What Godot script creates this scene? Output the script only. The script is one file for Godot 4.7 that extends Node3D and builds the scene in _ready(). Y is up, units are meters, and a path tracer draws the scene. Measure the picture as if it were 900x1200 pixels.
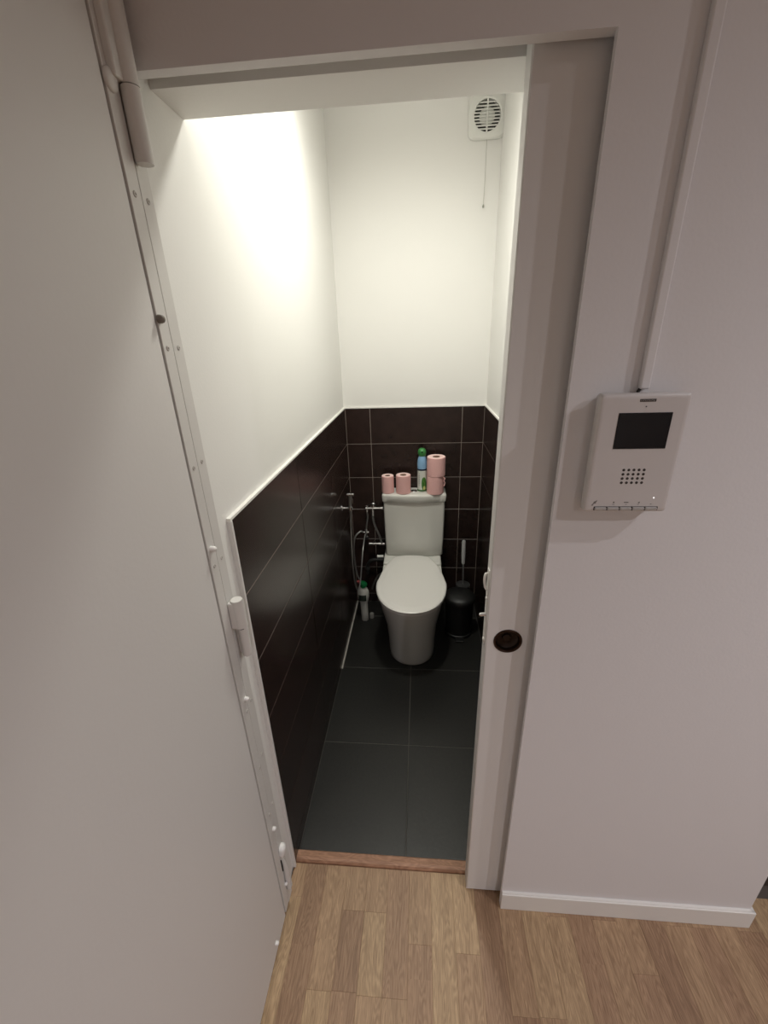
extends Node3D
# A narrow toilet room seen through a pocket-door opening, entrance door on the left, door-entry monitor on the right.

var M := {}
var rng := RandomNumberGenerator.new()

# ---------------------------------------------------------------- mesh helpers
func st0() -> SurfaceTool:
	var st := SurfaceTool.new()
	st.begin(Mesh.PRIMITIVE_TRIANGLES)
	return st

func v(st: SurfaceTool, p: Vector3, n: Vector3, uv := Vector2.ZERO) -> void:
	st.set_normal(n)
	st.set_uv(uv)
	st.add_vertex(p)

# a triangle with normals; wound clockwise as seen from the side its normals point to
func tri(st: SurfaceTool, a: Vector3, b: Vector3, c: Vector3, na: Vector3, nb: Vector3, nc: Vector3, ua := Vector2.ZERO, ub := Vector2.ZERO, uc := Vector2.ZERO) -> void:
	var g := (b - a).cross(c - a)
	if g.length_squared() < 1e-18:
		return
	if g.dot(na + nb + nc) > 0.0:
		v(st, a, na, ua); v(st, c, nc, uc); v(st, b, nb, ub)
	else:
		v(st, a, na, ua); v(st, b, nb, ub); v(st, c, nc, uc)

func quad(st: SurfaceTool, a: Vector3, b: Vector3, c: Vector3, d: Vector3, n: Vector3) -> void:
	tri(st, a, b, c, n, n, n)
	tri(st, a, c, d, n, n, n)

func bx(st: SurfaceTool, lo: Vector3, hi: Vector3) -> void:
	var p := func(i: int, j: int, k: int) -> Vector3: return Vector3(hi.x if i else lo.x, hi.y if j else lo.y, hi.z if k else lo.z)
	quad(st, p.call(0, 0, 0), p.call(0, 1, 0), p.call(0, 1, 1), p.call(0, 0, 1), Vector3.LEFT)
	quad(st, p.call(1, 0, 0), p.call(1, 1, 0), p.call(1, 1, 1), p.call(1, 0, 1), Vector3.RIGHT)
	quad(st, p.call(0, 0, 0), p.call(1, 0, 0), p.call(1, 0, 1), p.call(0, 0, 1), Vector3.DOWN)
	quad(st, p.call(0, 1, 0), p.call(1, 1, 0), p.call(1, 1, 1), p.call(0, 1, 1), Vector3.UP)
	quad(st, p.call(0, 0, 0), p.call(1, 0, 0), p.call(1, 1, 0), p.call(0, 1, 0), Vector3.FORWARD)
	quad(st, p.call(0, 0, 1), p.call(1, 0, 1), p.call(1, 1, 1), p.call(0, 1, 1), Vector3.BACK)

# box with round edges of radius r, n samples round each edge
func rbox(st: SurfaceTool, lo: Vector3, hi: Vector3, r: float, n := 2) -> void:
	var c := (lo + hi) / 2.0
	var h := (hi - lo) / 2.0
	r = minf(r, minf(h.x, minf(h.y, h.z)) * 0.999)
	var inner := h - Vector3(r, r, r)
	var coords := []
	for ax in 3:
		var l := []
		for i in n + 1:
			l.append(-h[ax] + r * (1.0 - cos(PI / 2 * i / n)) if n > 1 else -h[ax] + r * i)
		for i in n + 1:
			l.append(h[ax] - r * (1.0 - cos(PI / 2 * (n - i) / n)) if n > 1 else h[ax] - r * (n - i))
		coords.append(l)
	for ax in 3:
		var b := (ax + 1) % 3
		var d := (ax + 2) % 3
		for s in [-1.0, 1.0]:
			var g := []
			for i in coords[b].size():
				var row := []
				for j in coords[d].size():
					var p := Vector3.ZERO
					p[ax] = s * h[ax]; p[b] = coords[b][i]; p[d] = coords[d][j]
					var q := p.clamp(-inner, inner)
					var dir := (p - q).normalized()
					row.append([c + q + dir * r, dir])
				g.append(row)
			for i in g.size() - 1:
				for j in g[0].size() - 1:
					var A = g[i][j]; var B = g[i + 1][j]; var C = g[i + 1][j + 1]; var D = g[i][j + 1]
					tri(st, A[0], B[0], C[0], A[1], B[1], C[1])
					tri(st, A[0], C[0], D[0], A[1], C[1], D[1])

# a thin slab with its four front edges chamfered: size a x b in local x,y, thickness t in z (front at z = t); 20 triangles
func tile_mesh(a: float, b: float, t: float, c := 0.0012) -> ArrayMesh:
	var st := st0()
	var f := [Vector3(c, c, t), Vector3(a - c, c, t), Vector3(a - c, b - c, t), Vector3(c, b - c, t)]
	var m := [Vector3(0, 0, t - c), Vector3(a, 0, t - c), Vector3(a, b, t - c), Vector3(0, b, t - c)]
	var k := [Vector3(0, 0, 0), Vector3(a, 0, 0), Vector3(a, b, 0), Vector3(0, b, 0)]
	quad(st, f[0], f[1], f[2], f[3], Vector3.BACK)
	var ns := [Vector3.DOWN, Vector3.RIGHT, Vector3.UP, Vector3.LEFT]
	for i in 4:
		var j := (i + 1) % 4
		quad(st, f[i], f[j], m[j], m[i], (ns[i] + Vector3.BACK).normalized())
		quad(st, m[i], m[j], k[j], k[i], ns[i])
	quad(st, k[0], k[1], k[2], k[3], Vector3.FORWARD)
	return st.commit()

# surface of revolution round +y through o; prof = [Vector2(radius, height)], creases where the profile turns sharply; cut to arc a0..a1
func lathe(st: SurfaceTool, prof: Array, o := Vector3.ZERO, seg := 32, basis := Basis.IDENTITY, crease := 35.0, squash := Vector2.ONE) -> void:
	var n := prof.size()
	var fn := []
	for i in n - 1:
		var d: Vector2 = prof[i + 1] - prof[i]
		fn.append(Vector2(d.y, -d.x).normalized())
	var len := [0.0]
	for i in n - 1:
		len.append(len[i] + prof[i].distance_to(prof[i + 1]))
	for i in n - 1:
		var na: Vector2 = fn[i]
		var nb: Vector2 = fn[i]
		if i > 0 and absf(rad_to_deg(fn[i].angle_to(fn[i - 1]))) < crease:
			na = (fn[i] + fn[i - 1]).normalized()
		if i < n - 2 and absf(rad_to_deg(fn[i].angle_to(fn[i + 1]))) < crease:
			nb = (fn[i] + fn[i + 1]).normalized()
		for k in seg:
			var a0 := TAU * k / seg
			var a1 := TAU * (k + 1) / seg
			var P := func(r: float, y: float, a: float) -> Vector3: return o + basis * Vector3(r * sin(a) * squash.x, y, r * cos(a) * squash.y)
			var N := func(q: Vector2, a: float) -> Vector3: return (basis * Vector3(q.x * sin(a), q.y, q.x * cos(a))).normalized()
			var A: Vector3 = P.call(prof[i].x, prof[i].y, a0)
			var B: Vector3 = P.call(prof[i].x, prof[i].y, a1)
			var C: Vector3 = P.call(prof[i + 1].x, prof[i + 1].y, a1)
			var D: Vector3 = P.call(prof[i + 1].x, prof[i + 1].y, a0)
			var u0 := float(k) / seg
			var u1 := float(k + 1) / seg
			var w0: float = 1.0 - len[i] / len[n - 1]
			var w1: float = 1.0 - len[i + 1] / len[n - 1]
			tri(st, A, B, C, N.call(na, a0), N.call(na, a1), N.call(nb, a1), Vector2(u0, w0), Vector2(u1, w0), Vector2(u1, w1))
			tri(st, A, C, D, N.call(na, a0), N.call(nb, a1), N.call(nb, a0), Vector2(u0, w0), Vector2(u1, w1), Vector2(u0, w1))

# round tube along points, radius r or one radius per point
func tube(st: SurfaceTool, pts: Array, r, seg := 10) -> void:
	var n := pts.size()
	var t := []
	for i in n:
		t.append(((pts[mini(i + 1, n - 1)] as Vector3) - (pts[maxi(i - 1, 0)] as Vector3)).normalized())
	var u: Vector3 = t[0].cross(Vector3.UP if absf(t[0].y) < 0.9 else Vector3.RIGHT).normalized()
	var rings := []
	for i in n:
		u = (u - t[i] * u.dot(t[i])).normalized()
		var w: Vector3 = t[i].cross(u)
		var rr: float = r if not r is Array else r[i]
		var ring := []
		for k in seg:
			var a := TAU * k / seg
			var d := u * cos(a) + w * sin(a)
			ring.append([pts[i] + d * rr, d])
		rings.append(ring)
	for i in n - 1:
		for k in seg:
			var l := (k + 1) % seg
			var A = rings[i][k]; var B = rings[i][l]; var C = rings[i + 1][l]; var D = rings[i + 1][k]
			tri(st, A[0], B[0], C[0], A[1], B[1], C[1])
			tri(st, A[0], C[0], D[0], A[1], C[1], D[1])
	for e in [0, n - 1]:
		var nn: Vector3 = -t[0] if e == 0 else t[n - 1]
		for k in seg:
			tri(st, pts[e], rings[e][k][0], rings[e][(k + 1) % seg][0], nn, nn, nn)

# smooth curve through points (Catmull-Rom), s steps a span
func curve(p: Array, s := 8) -> Array:
	var out := []
	for i in p.size() - 1:
		var a: Vector3 = p[maxi(i - 1, 0)]
		var d: Vector3 = p[mini(i + 2, p.size() - 1)]
		for k in s:
			out.append((p[i] as Vector3).cubic_interpolate(p[i + 1], a, d, float(k) / s))
	out.append(p[-1])
	return out

# closed rings joined one after another; smooth round each ring, and along where smooth_along; capped at both ends
func loft(st: SurfaceTool, rings: Array, smooth_along := true, cap0 := true, cap1 := true) -> void:
	var R := rings.size()
	var n: int = rings[0].size()
	var cen := []
	for ring in rings:
		var c := Vector3.ZERO
		for p in ring: c += p
		cen.append(c / n)
	var fnorm := func(i: int, k: int) -> Vector3:
		var a: Vector3 = rings[i][(k + 1) % n] - rings[i + 1][k]
		var b: Vector3 = rings[i + 1][(k + 1) % n] - rings[i][k]
		return a.cross(b).normalized()
	# which way is outwards: signed volume
	var vol := 0.0
	for i in R - 1:
		for k in n:
			var m: Vector3 = (rings[i][k] + rings[i + 1][(k + 1) % n]) / 2.0 - (cen[i] + cen[i + 1]) / 2.0
			vol += m.dot(fnorm.call(i, k))
	var sgn := 1.0 if vol >= 0.0 else -1.0
	var F := []
	for i in R - 1:
		var row := []
		for k in n: row.append(fnorm.call(i, k) * sgn)
		F.append(row)
	var nor := func(i: int, k: int, band: int) -> Vector3:
		var s := Vector3.ZERO
		for b in ([i - 1, i] if smooth_along else [band]):
			if b >= 0 and b < R - 1:
				if smooth_along and F[b][k].dot(F[band][k]) < 0.6: continue
				s += F[b][k] + F[b][(k + n - 1) % n]
		return s.normalized()
	for i in R - 1:
		for k in n:
			var l := (k + 1) % n
			var na: Vector3 = nor.call(i, k, i); var nb: Vector3 = nor.call(i, l, i)
			var nc: Vector3 = nor.call(i + 1, l, i); var nd: Vector3 = nor.call(i + 1, k, i)
			tri(st, rings[i][k], rings[i][l], rings[i + 1][l], na, nb, nc)
			tri(st, rings[i][k], rings[i + 1][l], rings[i + 1][k], na, nc, nd)
	for e in [0, R - 1]:
		if (e == 0 and not cap0) or (e != 0 and not cap1): continue
		var nn: Vector3 = (rings[e][1] - cen[e]).cross(rings[e][0] - cen[e]).normalized()
		var away: Vector3 = cen[0] - cen[1] if e == 0 else cen[R - 1] - cen[R - 2]
		if nn.dot(away) < 0.0: nn = -nn
		for k in n:
			tri(st, cen[e], rings[e][k], rings[e][(k + 1) % n], nn, nn, nn)

# ---------------------------------------------------------------- nodes
func tag(o: Node3D, label: String, category: String, group := "", kind := "") -> Node3D:
	if label: o.set_meta("label", label)
	if category: o.set_meta("category", category)
	if group: o.set_meta("group", group)
	if kind: o.set_meta("kind", kind)
	return o

func numbered(called: String) -> String:
	if get_node_or_null(NodePath(called)) == null: return called
	var i := 1
	while get_node_or_null(NodePath("%s_%03d" % [called, i])) != null: i += 1
	return "%s_%03d" % [called, i]

func sub_numbered(parent: Node, called: String) -> String:
	if parent.get_node_or_null(NodePath(called)) == null: return called
	var i := 1
	while parent.get_node_or_null(NodePath("%s_%03d" % [called, i])) != null: i += 1
	return "%s_%03d" % [called, i]

func thing(called: String, label: String, category: String, at := Vector3.ZERO, group := "", kind := "") -> Node3D:
	var o := Node3D.new()
	o.name = numbered(called)
	o.position = at
	add_child(o, true)
	return tag(o, label, category, group, kind)

func part(parent: Node3D, called: String, st, mat: Material, label := "") -> MeshInstance3D:
	var o := MeshInstance3D.new()
	o.mesh = st.commit() if st is SurfaceTool else st
	o.material_override = mat
	o.name = sub_numbered(parent, called)
	parent.add_child(o, true)
	if label: o.set_meta("label", label)
	return o

func struct(called: String, label: String, category: String, st: SurfaceTool, mat: Material) -> MeshInstance3D:
	var o := MeshInstance3D.new()
	o.mesh = st.commit()
	o.material_override = mat
	o.name = numbered(called)
	add_child(o, true)
	tag(o, label, category, "", "structure")
	return o

# ---------------------------------------------------------------- materials
func std(albedo: Color, rough := 0.6, metal := 0.0, spec := 0.5) -> StandardMaterial3D:
	var m := StandardMaterial3D.new()
	m.albedo_color = albedo
	m.roughness = rough
	m.metallic = metal
	m.metallic_specular = spec
	return m

func noise_tex(freq: float, size := 256, octaves := 4, normal := false, strength := 2.0, sd := 1) -> NoiseTexture2D:
	var n := FastNoiseLite.new()
	n.seed = sd
	n.frequency = freq
	n.fractal_octaves = octaves
	var t := NoiseTexture2D.new()
	t.width = size; t.height = size
	t.seamless = true
	t.noise = n
	t.as_normal_map = normal
	if normal: t.bump_strength = strength
	return t

func triplanar(m: StandardMaterial3D, scale: float) -> StandardMaterial3D:
	m.uv1_triplanar = true
	m.uv1_world_triplanar = true
	m.uv1_scale = Vector3(scale, scale, scale)
	return m

func ramp(a: Color, b: Color) -> Gradient:
	var g := Gradient.new()
	g.set_color(0, a)
	g.set_color(1, b)
	return g

func make_materials() -> void:
	# painted plaster with a fine roller texture
	var rough_n := noise_tex(0.09, 256, 3, true, 3.0, 3)
	for e in [["paint", Color(0.89, 0.88, 0.88), 0.75], ["paint_toilet", Color(0.93, 0.925, 0.91), 0.7]]:
		var p := std(e[1], e[2])
		p.normal_enabled = true
		p.normal_texture = rough_n
		p.normal_scale = 0.05
		M[e[0]] = triplanar(p, 5.0)
	var g := std(Color(0.885, 0.875, 0.865), 0.45)
	g.normal_enabled = true
	g.normal_texture = rough_n
	g.normal_scale = 0.03
	M.gloss = triplanar(g, 7.0)
	M.leaf = triplanar(g.duplicate(), 4.0)
	M.white_trim = std(Color(0.92, 0.91, 0.89), 0.5)
	M.steel_paint = std(Color(0.86, 0.85, 0.835), 0.42)
	M.screw = std(Color(0.75, 0.73, 0.71), 0.35)
	M.screw_shade = std(Color(0.42, 0.40, 0.38), 0.5)
	M.stud = std(Color(0.93, 0.92, 0.91), 0.35)
	M.stud_brown = std(Color(0.47, 0.44, 0.40), 0.5)
	M.gap = std(Color(0.10, 0.09, 0.08), 0.8)
	# dark brown wall tile, a few tones
	var tone := noise_tex(0.03, 256, 4, false, 1.0, 9)
	tone.color_ramp = ramp(Color(0.82, 0.82, 0.82), Color(1, 1, 1))
	M.wall_tiles = []
	for k in 3:
		var d := [1.0, 0.93, 1.06][k] as float
		var t := std(Color(0.190 * d, 0.140 * d, 0.126 * d), 0.27, 0.0, 0.5)
		t.albedo_texture = tone
		M.wall_tiles.append(triplanar(t, 1.7))
	M.grout = std(Color(0.64, 0.59, 0.55), 0.9)
	M.floor_tiles = []
	var fine := noise_tex(0.12, 256, 5, false, 1.0, 21)
	fine.color_ramp = ramp(Color(0.78, 0.78, 0.78), Color(1, 1, 1))
	for k in 3:
		var d := [1.0, 0.95, 1.05][k] as float
		var t := std(Color(0.145 * d, 0.143 * d, 0.135 * d), 0.38, 0.0, 0.5)
		t.albedo_texture = fine
		t.normal_enabled = true
		t.normal_texture = noise_tex(0.2, 128, 4, true, 1.5, 22)
		t.normal_scale = 0.03
		M.floor_tiles.append(triplanar(t, 2.3))
	M.floor_grout = std(Color(0.36, 0.35, 0.33), 0.9)
	M.silicone = std(Color(0.72, 0.70, 0.67), 0.5)
	# oak, three grain pictures and several tints
	M.oak = []
	for k in 3:
		var tex := oak_texture(40 + k)
		for tint in [Color(1.0, 0.97, 0.92), Color(0.95, 0.905, 0.865), Color(1.05, 1.04, 0.98), Color(0.90, 0.85, 0.81)]:
			var m := std(tint, 0.5)
			m.albedo_texture = tex
			M.oak.append(m)
	var thr := std(Color(1.0, 0.90, 0.88), 0.5)
	thr.albedo_texture = M.oak[0].albedo_texture
	M.threshold = thr
	M.subfloor = std(Color(0.30, 0.22, 0.16), 0.8)
	# porcelain, plastics, metals
	M.china = std(Color(0.90, 0.895, 0.87), 0.12)
	M.china.clearcoat_enabled = true
	M.china.clearcoat = 0.3
	M.china.clearcoat_roughness = 0.08
	M.seat = std(Color(0.94, 0.93, 0.91), 0.28)
	M.white_plastic = std(Color(0.90, 0.90, 0.88), 0.4)
	M.monitor = std(Color(0.82, 0.80, 0.79), 0.42)
	M.monitor_side = std(Color(0.83, 0.81, 0.785), 0.5)
	M.chrome = std(Color(0.86, 0.86, 0.86), 0.16, 1.0)
	M.steel_hose = std(Color(0.62, 0.62, 0.61), 0.35, 0.85)
	M.dark_rubber = std(Color(0.09, 0.09, 0.09), 0.6)
	M.dark_hole = std(Color(0.055, 0.05, 0.05), 0.8)
	M.vent_dark = std(Color(0.22, 0.21, 0.19), 0.8)
	M.bronze = std(Color(0.16, 0.115, 0.085), 0.35, 0.7)
	M.bronze_rim = std(Color(0.22, 0.15, 0.11), 0.35, 0.75)
	M.black_plastic = std(Color(0.075, 0.075, 0.075), 0.48)
	M.brush_handle = std(Color(0.80, 0.80, 0.80), 0.4)
	M.brush_rod = std(Color(0.62, 0.62, 0.62), 0.3, 0.6)
	M.splash = std(Color(0.20, 0.20, 0.20), 0.4)
	M.screen = std(Color(0.085, 0.08, 0.085), 0.12)
	M.mark = std(Color(0.23, 0.21, 0.20), 0.6)
	M.badge = std(Color(0.30, 0.28, 0.27), 0.4)
	M.badge_print = std(Color(0.62, 0.60, 0.58), 0.5)
	M.button = std(Color(0.70, 0.685, 0.67), 0.3)
	M.led = std(Color(0.95, 0.95, 0.95), 0.4)
	M.led.emission_enabled = true
	M.led.emission = Color(1, 1, 1)
	M.led.emission_energy_multiplier = 0.9
	# pink paper with a quilted nap
	var paper := std(Color(0.965, 0.765, 0.75), 0.95)
	paper.normal_enabled = true
	paper.normal_texture = noise_tex(0.12, 128, 2, true, 4.0, 31)
	paper.normal_scale = 0.5
	M.paper = triplanar(paper, 9.0)
	M.paper_end = std(Color(0.98, 0.85, 0.83), 0.95)
	M.core = std(Color(0.60, 0.47, 0.40), 0.9)
	M.cap_green = std(Color(0.24, 0.53, 0.27), 0.35)
	M.can_blue = std(Color(0.55, 0.72, 0.86), 0.3)
	M.can_navy = std(Color(0.10, 0.13, 0.25), 0.35)
	M.bottle_green = std(Color(0.05, 0.42, 0.22), 0.4)
	M.bottle_red = std(Color(0.62, 0.28, 0.28), 0.5)
	M.bottle_white = std(Color(0.80, 0.80, 0.77), 0.35)
	M.cabinet = std(Color(0.05, 0.05, 0.06), 0.35)
	M.plinth = std(Color(0.34, 0.34, 0.34), 0.5)
	M.lamp = std(Color(0.95, 0.95, 0.92), 0.5)
	M.lamp.emission_enabled = true
	M.lamp.emission = Color(1.0, 0.985, 0.90)
	M.lamp.emission_energy_multiplier = 1.2
	M.bulb = std(Color(0.95, 0.93, 0.90), 0.5)
	M.bulb.emission_enabled = true
	M.bulb.emission = Color(1.0, 0.92, 0.87)
	M.bulb.emission_energy_multiplier = 1.2

func oak_texture(sd: int) -> ImageTexture:
	var W := 128
	var H := 512
	var n1 := FastNoiseLite.new(); n1.seed = sd; n1.frequency = 0.011; n1.fractal_octaves = 3
	var n2 := FastNoiseLite.new(); n2.seed = sd + 100; n2.frequency = 0.07; n2.fractal_octaves = 3
	var n3 := FastNoiseLite.new(); n3.seed = sd + 200; n3.frequency = 0.30; n3.fractal_octaves = 2
	var im := Image.create(W, H, false, Image.FORMAT_RGB8)
	var lo := Color(0.53, 0.43, 0.34)
	var hi := Color(0.75, 0.645, 0.535)
	for y in H:
		for x in W:
			var w := n1.get_noise_2d(x * 1.3, y * 0.32)
			# flattened growth rings: distance from a wandering heart line
			var ring := sin((absf(x - 64.0 + 40.0 * w) * 0.020 + y * 0.0075 + w * 5.0) * TAU)
			var fib := n2.get_noise_2d(x * 3.0, y * 0.16)
			var pore := n3.get_noise_2d(x * 2.2, y * 0.10)
			var t := 0.60 + 0.16 * ring + 0.34 * fib + 0.20 * w
			if pore > 0.28: t -= (pore - 0.28) * 0.9
			im.set_pixel(x, y, lo.lerp(hi, clampf(t, 0.0, 1.0)))
	return ImageTexture.create_from_image(im)

# ---------------------------------------------------------------- setting
func build_shell() -> void:
	var st: SurfaceTool
	var CE := 2.62
	# --- wall_left: toilet side wall, then the piece over and beyond the entrance door
	st = st0()
	bx(st, Vector3(-0.60, -0.08, -2.50), Vector3(-0.416, CE, -0.742))
	bx(st, Vector3(-0.60, 2.085, -0.742), Vector3(-0.416, CE, 0.20))
	bx(st, Vector3(-0.60, -0.08, 0.20), Vector3(-0.416, CE, 4.40))
	var wl := struct("wall_left", "white plastered left wall running from the hall into the toilet room", "wall", st, M.paint_toilet)
	# --- wall_back of the toilet room
	st = st0()
	bx(st, Vector3(-0.416, -0.08, -2.50), Vector3(0.353, CE, -2.328))
	var wb := struct("wall_back", "white back wall behind the toilet, dark tiled below", "wall", st, M.paint_toilet)
	# --- wall_right of the toilet room (a solid block up to the corner by the dark cabinet)
	st = st0()
	bx(st, Vector3(0.353, -0.08, -2.50), Vector3(0.93, CE, -0.925))
	bx(st, Vector3(0.205, -0.08, -0.925), Vector3(0.93, CE, -0.825))
	var wr := struct("wall_right", "right wall of the toilet room, white above dark tiles", "wall", st, M.paint_toilet)
	# --- wall_front: skin round the pocket door opening, with header
	st = st0()
	var e0 := [Vector3(0.2407, -0.08, -0.745), Vector3(0.2490, 1.95, -0.745), Vector3(0.2407, -0.08, -0.756), Vector3(0.2490, 1.95, -0.756)]
	var e1 := [Vector3(0.93, -0.08, -0.745), Vector3(0.93, 1.95, -0.745), Vector3(0.93, -0.08, -0.756), Vector3(0.93, 1.95, -0.756)]
	quad(st, e0[0], e1[0], e1[1], e0[1], Vector3.BACK)
	quad(st, e0[2], e1[2], e1[3], e0[3], Vector3.FORWARD)
	quad(st, e0[0], e0[1], e0[3], e0[2], Vector3.LEFT)
	quad(st, e1[0], e1[1], e1[3], e1[2], Vector3.RIGHT)
	quad(st, e0[0], e1[0], e1[2], e0[2], Vector3.DOWN)
	quad(st, e0[1], e1[1], e1[3], e0[3], Vector3.UP)
	bx(st, Vector3(-0.416, 1.95, -0.765), Vector3(0.93, CE, -0.745))
	bx(st, Vector3(0.90, -0.08, -0.825), Vector3(0.93, CE, -0.756))
	struct("wall_front", "white hall wall round the toilet opening, carrying the door entry monitor", "wall", st, M.paint)
	st = st0()
	bx(st, Vector3(-0.416, 1.965, -0.925), Vector3(0.205, CE, -0.825))
	struct("wall_lintel", "white inner lintel over the toilet opening, behind the sliding door slot", "wall", st, M.paint_toilet)
	# --- the rest of the hall, behind and beside the camera
	st = st0()
	bx(st, Vector3(-0.60, -0.08, 4.40), Vector3(4.60, CE, 4.55))
	struct("wall_behind", "white hall wall behind the photographer", "wall", st, M.paint)
	st = st0()
	bx(st, Vector3(4.5, -0.08, -1.65), Vector3(4.65, CE, 4.40))
	struct("wall_side", "white hall wall far to the right of the monitor", "wall", st, M.paint)
	st = st0()
	bx(st, Vector3(0.93, -0.08, -1.65), Vector3(4.5, CE, -1.50))
	struct("wall_niche", "white wall behind the dark low cabinet", "wall", st, M.paint)
	st = st0()
	bx(st, Vector3(-0.65, CE, -2.55), Vector3(4.65, CE + 0.1, 4.55))
	struct("ceiling", "white ceiling over toilet room and hall", "ceiling", st, M.paint)

	# --- toilet room wall tiles: rows from the top edge down, half-metre long tiles in a straight grid
	var top := 1.243
	var pitch := 0.1975
	var j := 0.0018
	var cache := {}
	var rows := []
	for r in 7:
		var hi := top - pitch * r
		rows.append([maxf(0.0, hi - pitch + j), hi])
	var place := func(parent: Node3D, a0: float, a1: float, y0: float, y1: float, xf: Callable) -> void:
		var key := "%.3f %.3f" % [a1 - a0, y1 - y0]
		if not cache.has(key): cache[key] = tile_mesh(a1 - a0, y1 - y0, 0.008)
		var o := part(parent, "tile", cache[key], M.wall_tiles[rng.randi() % 3])
		o.transform = xf.call(a0, y0)
	# left wall: along z
	st = st0(); bx(st, Vector3(-0.4165, 0, -2.328), Vector3(-0.4090, top, -0.811)); part(wl, "grout", st, M.grout)
	for row in rows:
		for s in [[-1.328 + j, -0.811], [-1.828 + j, -1.328], [-2.319, -1.828]]:
			place.call(wl, s[0], s[1], row[0], row[1], func(a: float, y: float) -> Transform3D: return Transform3D(Basis(Vector3(0, 0, -1), Vector3.UP, Vector3.RIGHT), Vector3(-0.4160, y, a + (s[1] - s[0]))))
	# back wall: along x
	st = st0(); bx(st, Vector3(-0.416, 0, -2.3285), Vector3(0.353, top, -2.3210)); part(wb, "grout", st, M.grout)
	for row in rows:
		for s in [[-0.407, -0.273], [-0.273 + j, 0.227], [0.227 + j, 0.344]]:
			place.call(wb, s[0], s[1], row[0], row[1], func(a: float, y: float) -> Transform3D: return Transform3D(Basis.IDENTITY, Vector3(a, y, -2.328)))
	# right wall: along z
	st = st0(); bx(st, Vector3(0.3460, 0, -2.328), Vector3(0.3535, top, -0.925)); part(wr, "grout", st, M.grout)
	for row in rows:
		for s in [[-2.319, -2.116 - j], [-2.116, -1.616 - j], [-1.616, -1.116 - j], [-1.116, -0.926]]:
			place.call(wr, s[0], s[1], row[0], row[1], func(a: float, y: float) -> Transform3D: return Transform3D(Basis(Vector3(0, 0, 1), Vector3.UP, Vector3.LEFT), Vector3(0.353, y, a)))
	# white trim: along the top of the tiles and down their front end
	st = st0()
	bx(st, Vector3(-0.4165, top, -2.328), Vector3(-0.4065, top + 0.006, -0.803))
	bx(st, Vector3(-0.4065, top, -2.328), Vector3(0.3435, top + 0.006, -2.3185))
	bx(st, Vector3(0.3435, top, -2.328), Vector3(0.3535, top + 0.006, -0.925))
	struct("trim_1", "thin white edging line along the top of the dark wall tiles", "trim", st, M.white_trim)
	st = st0()
	rbox(st, Vector3(-0.4165, 0.0, -0.811), Vector3(-0.4055, top, -0.802), 0.002)
	struct("trim_2", "upright white edging strip ending the dark tiles on the left wall", "trim", st, M.gloss)

	# --- toilet room floor
	st = st0()
	bx(st, Vector3(-0.416, -0.10, -2.328), Vector3(0.353, -0.0015, -0.835))
	var fl := struct("floor_1", "dark grey tiled floor of the toilet room", "floor", st, M.floor_grout)
	for zz in [[-1.272 + 0.0015, -0.846], [-1.715 + 0.0015, -1.272 - 0.0015], [-2.158 + 0.0015, -1.715 - 0.0015], [-2.318, -2.158 - 0.0015]]:
		for xx in [[-0.407, -0.0485], [-0.0455, 0.344]]:
			var o := part(fl, "tile", tile_mesh(xx[1] - xx[0], zz[1] - zz[0], 0.008, 0.001), M.floor_tiles[rng.randi() % 3])
			o.transform = Transform3D(Basis(Vector3.RIGHT, Vector3.FORWARD, Vector3.UP), Vector3(xx[0], -0.008, zz[1]))
	st = st0()
	tube(st, [Vector3(-0.4065, 0.001, -1.70), Vector3(-0.4065, 0.002, -2.0), Vector3(-0.4065, 0.001, -2.31)], 0.0055, 8)
	struct("trim_3", "pale silicone bead along the floor at the foot of the left tiled wall", "trim", st, M.silicone)
	# --- wooden threshold bar
	st = st0()
	var prof := [Vector2(-0.852, -0.002), Vector2(-0.852, 0.008), Vector2(-0.848, 0.012), Vector2(-0.830, 0.014), Vector2(-0.822, 0.012), Vector2(-0.818, 0.006), Vector2(-0.818, -0.002)]
	for i in prof.size() - 1:
		var a: Vector2 = prof[i]; var b: Vector2 = prof[i + 1]
		var n := Vector3(0, b.x - a.x, -(b.y - a.y)).normalized()
		if i < 2 : n = Vector3(0, absf(n.y), -absf(n.z))
		var x0 := -0.413; var x1 := 0.204
		tri(st, Vector3(x0, a.y, a.x), Vector3(x1, a.y, a.x), Vector3(x1, b.y, b.x), n, n, n, Vector2(a.x * 6, x0 * 2), Vector2(a.x * 6, x1 * 2), Vector2(b.x * 6, x1 * 2))
		tri(st, Vector3(x0, a.y, a.x), Vector3(x1, b.y, b.x), Vector3(x0, b.y, b.x), n, n, n, Vector2(a.x * 6, x0 * 2), Vector2(b.x * 6, x1 * 2), Vector2(b.x * 6, x0 * 2))
	struct("trim_4", "reddish wooden threshold bar between oak floor and dark tiles", "threshold", st, M.threshold)

	# --- oak strip floor of the hall
	st = st0()
	bx(st, Vector3(-0.60, -0.10, -0.818), Vector3(4.5, -0.010, 4.40))
	bx(st, Vector3(0.93, -0.10, -1.50), Vector3(4.5, -0.010, -0.818))
	bx(st, Vector3(-0.60, -0.010, 0.9), Vector3(4.5, -0.0002, 4.40))
	bx(st, Vector3(1.508, -0.010, -1.50), Vector3(4.5, -0.0002, 0.9))
	var floor_ := struct("floor", "hall floor of narrow light oak strips laid towards the toilet", "floor", st, M.oak[0])
	var cols := -6
	var fixed := {
		-4: [-0.529, -0.12], -3: [-0.703, -0.531, -0.30, 0.05], -2: [-0.703, -0.527, -0.22], -1: [-0.527, -0.31], 0: [-0.638, -0.30],
		1: [-0.45, -0.15], 2: [-0.627, -0.20], 3: [-0.40, 0.0], 5: [-0.52, -0.2],
	}
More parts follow.
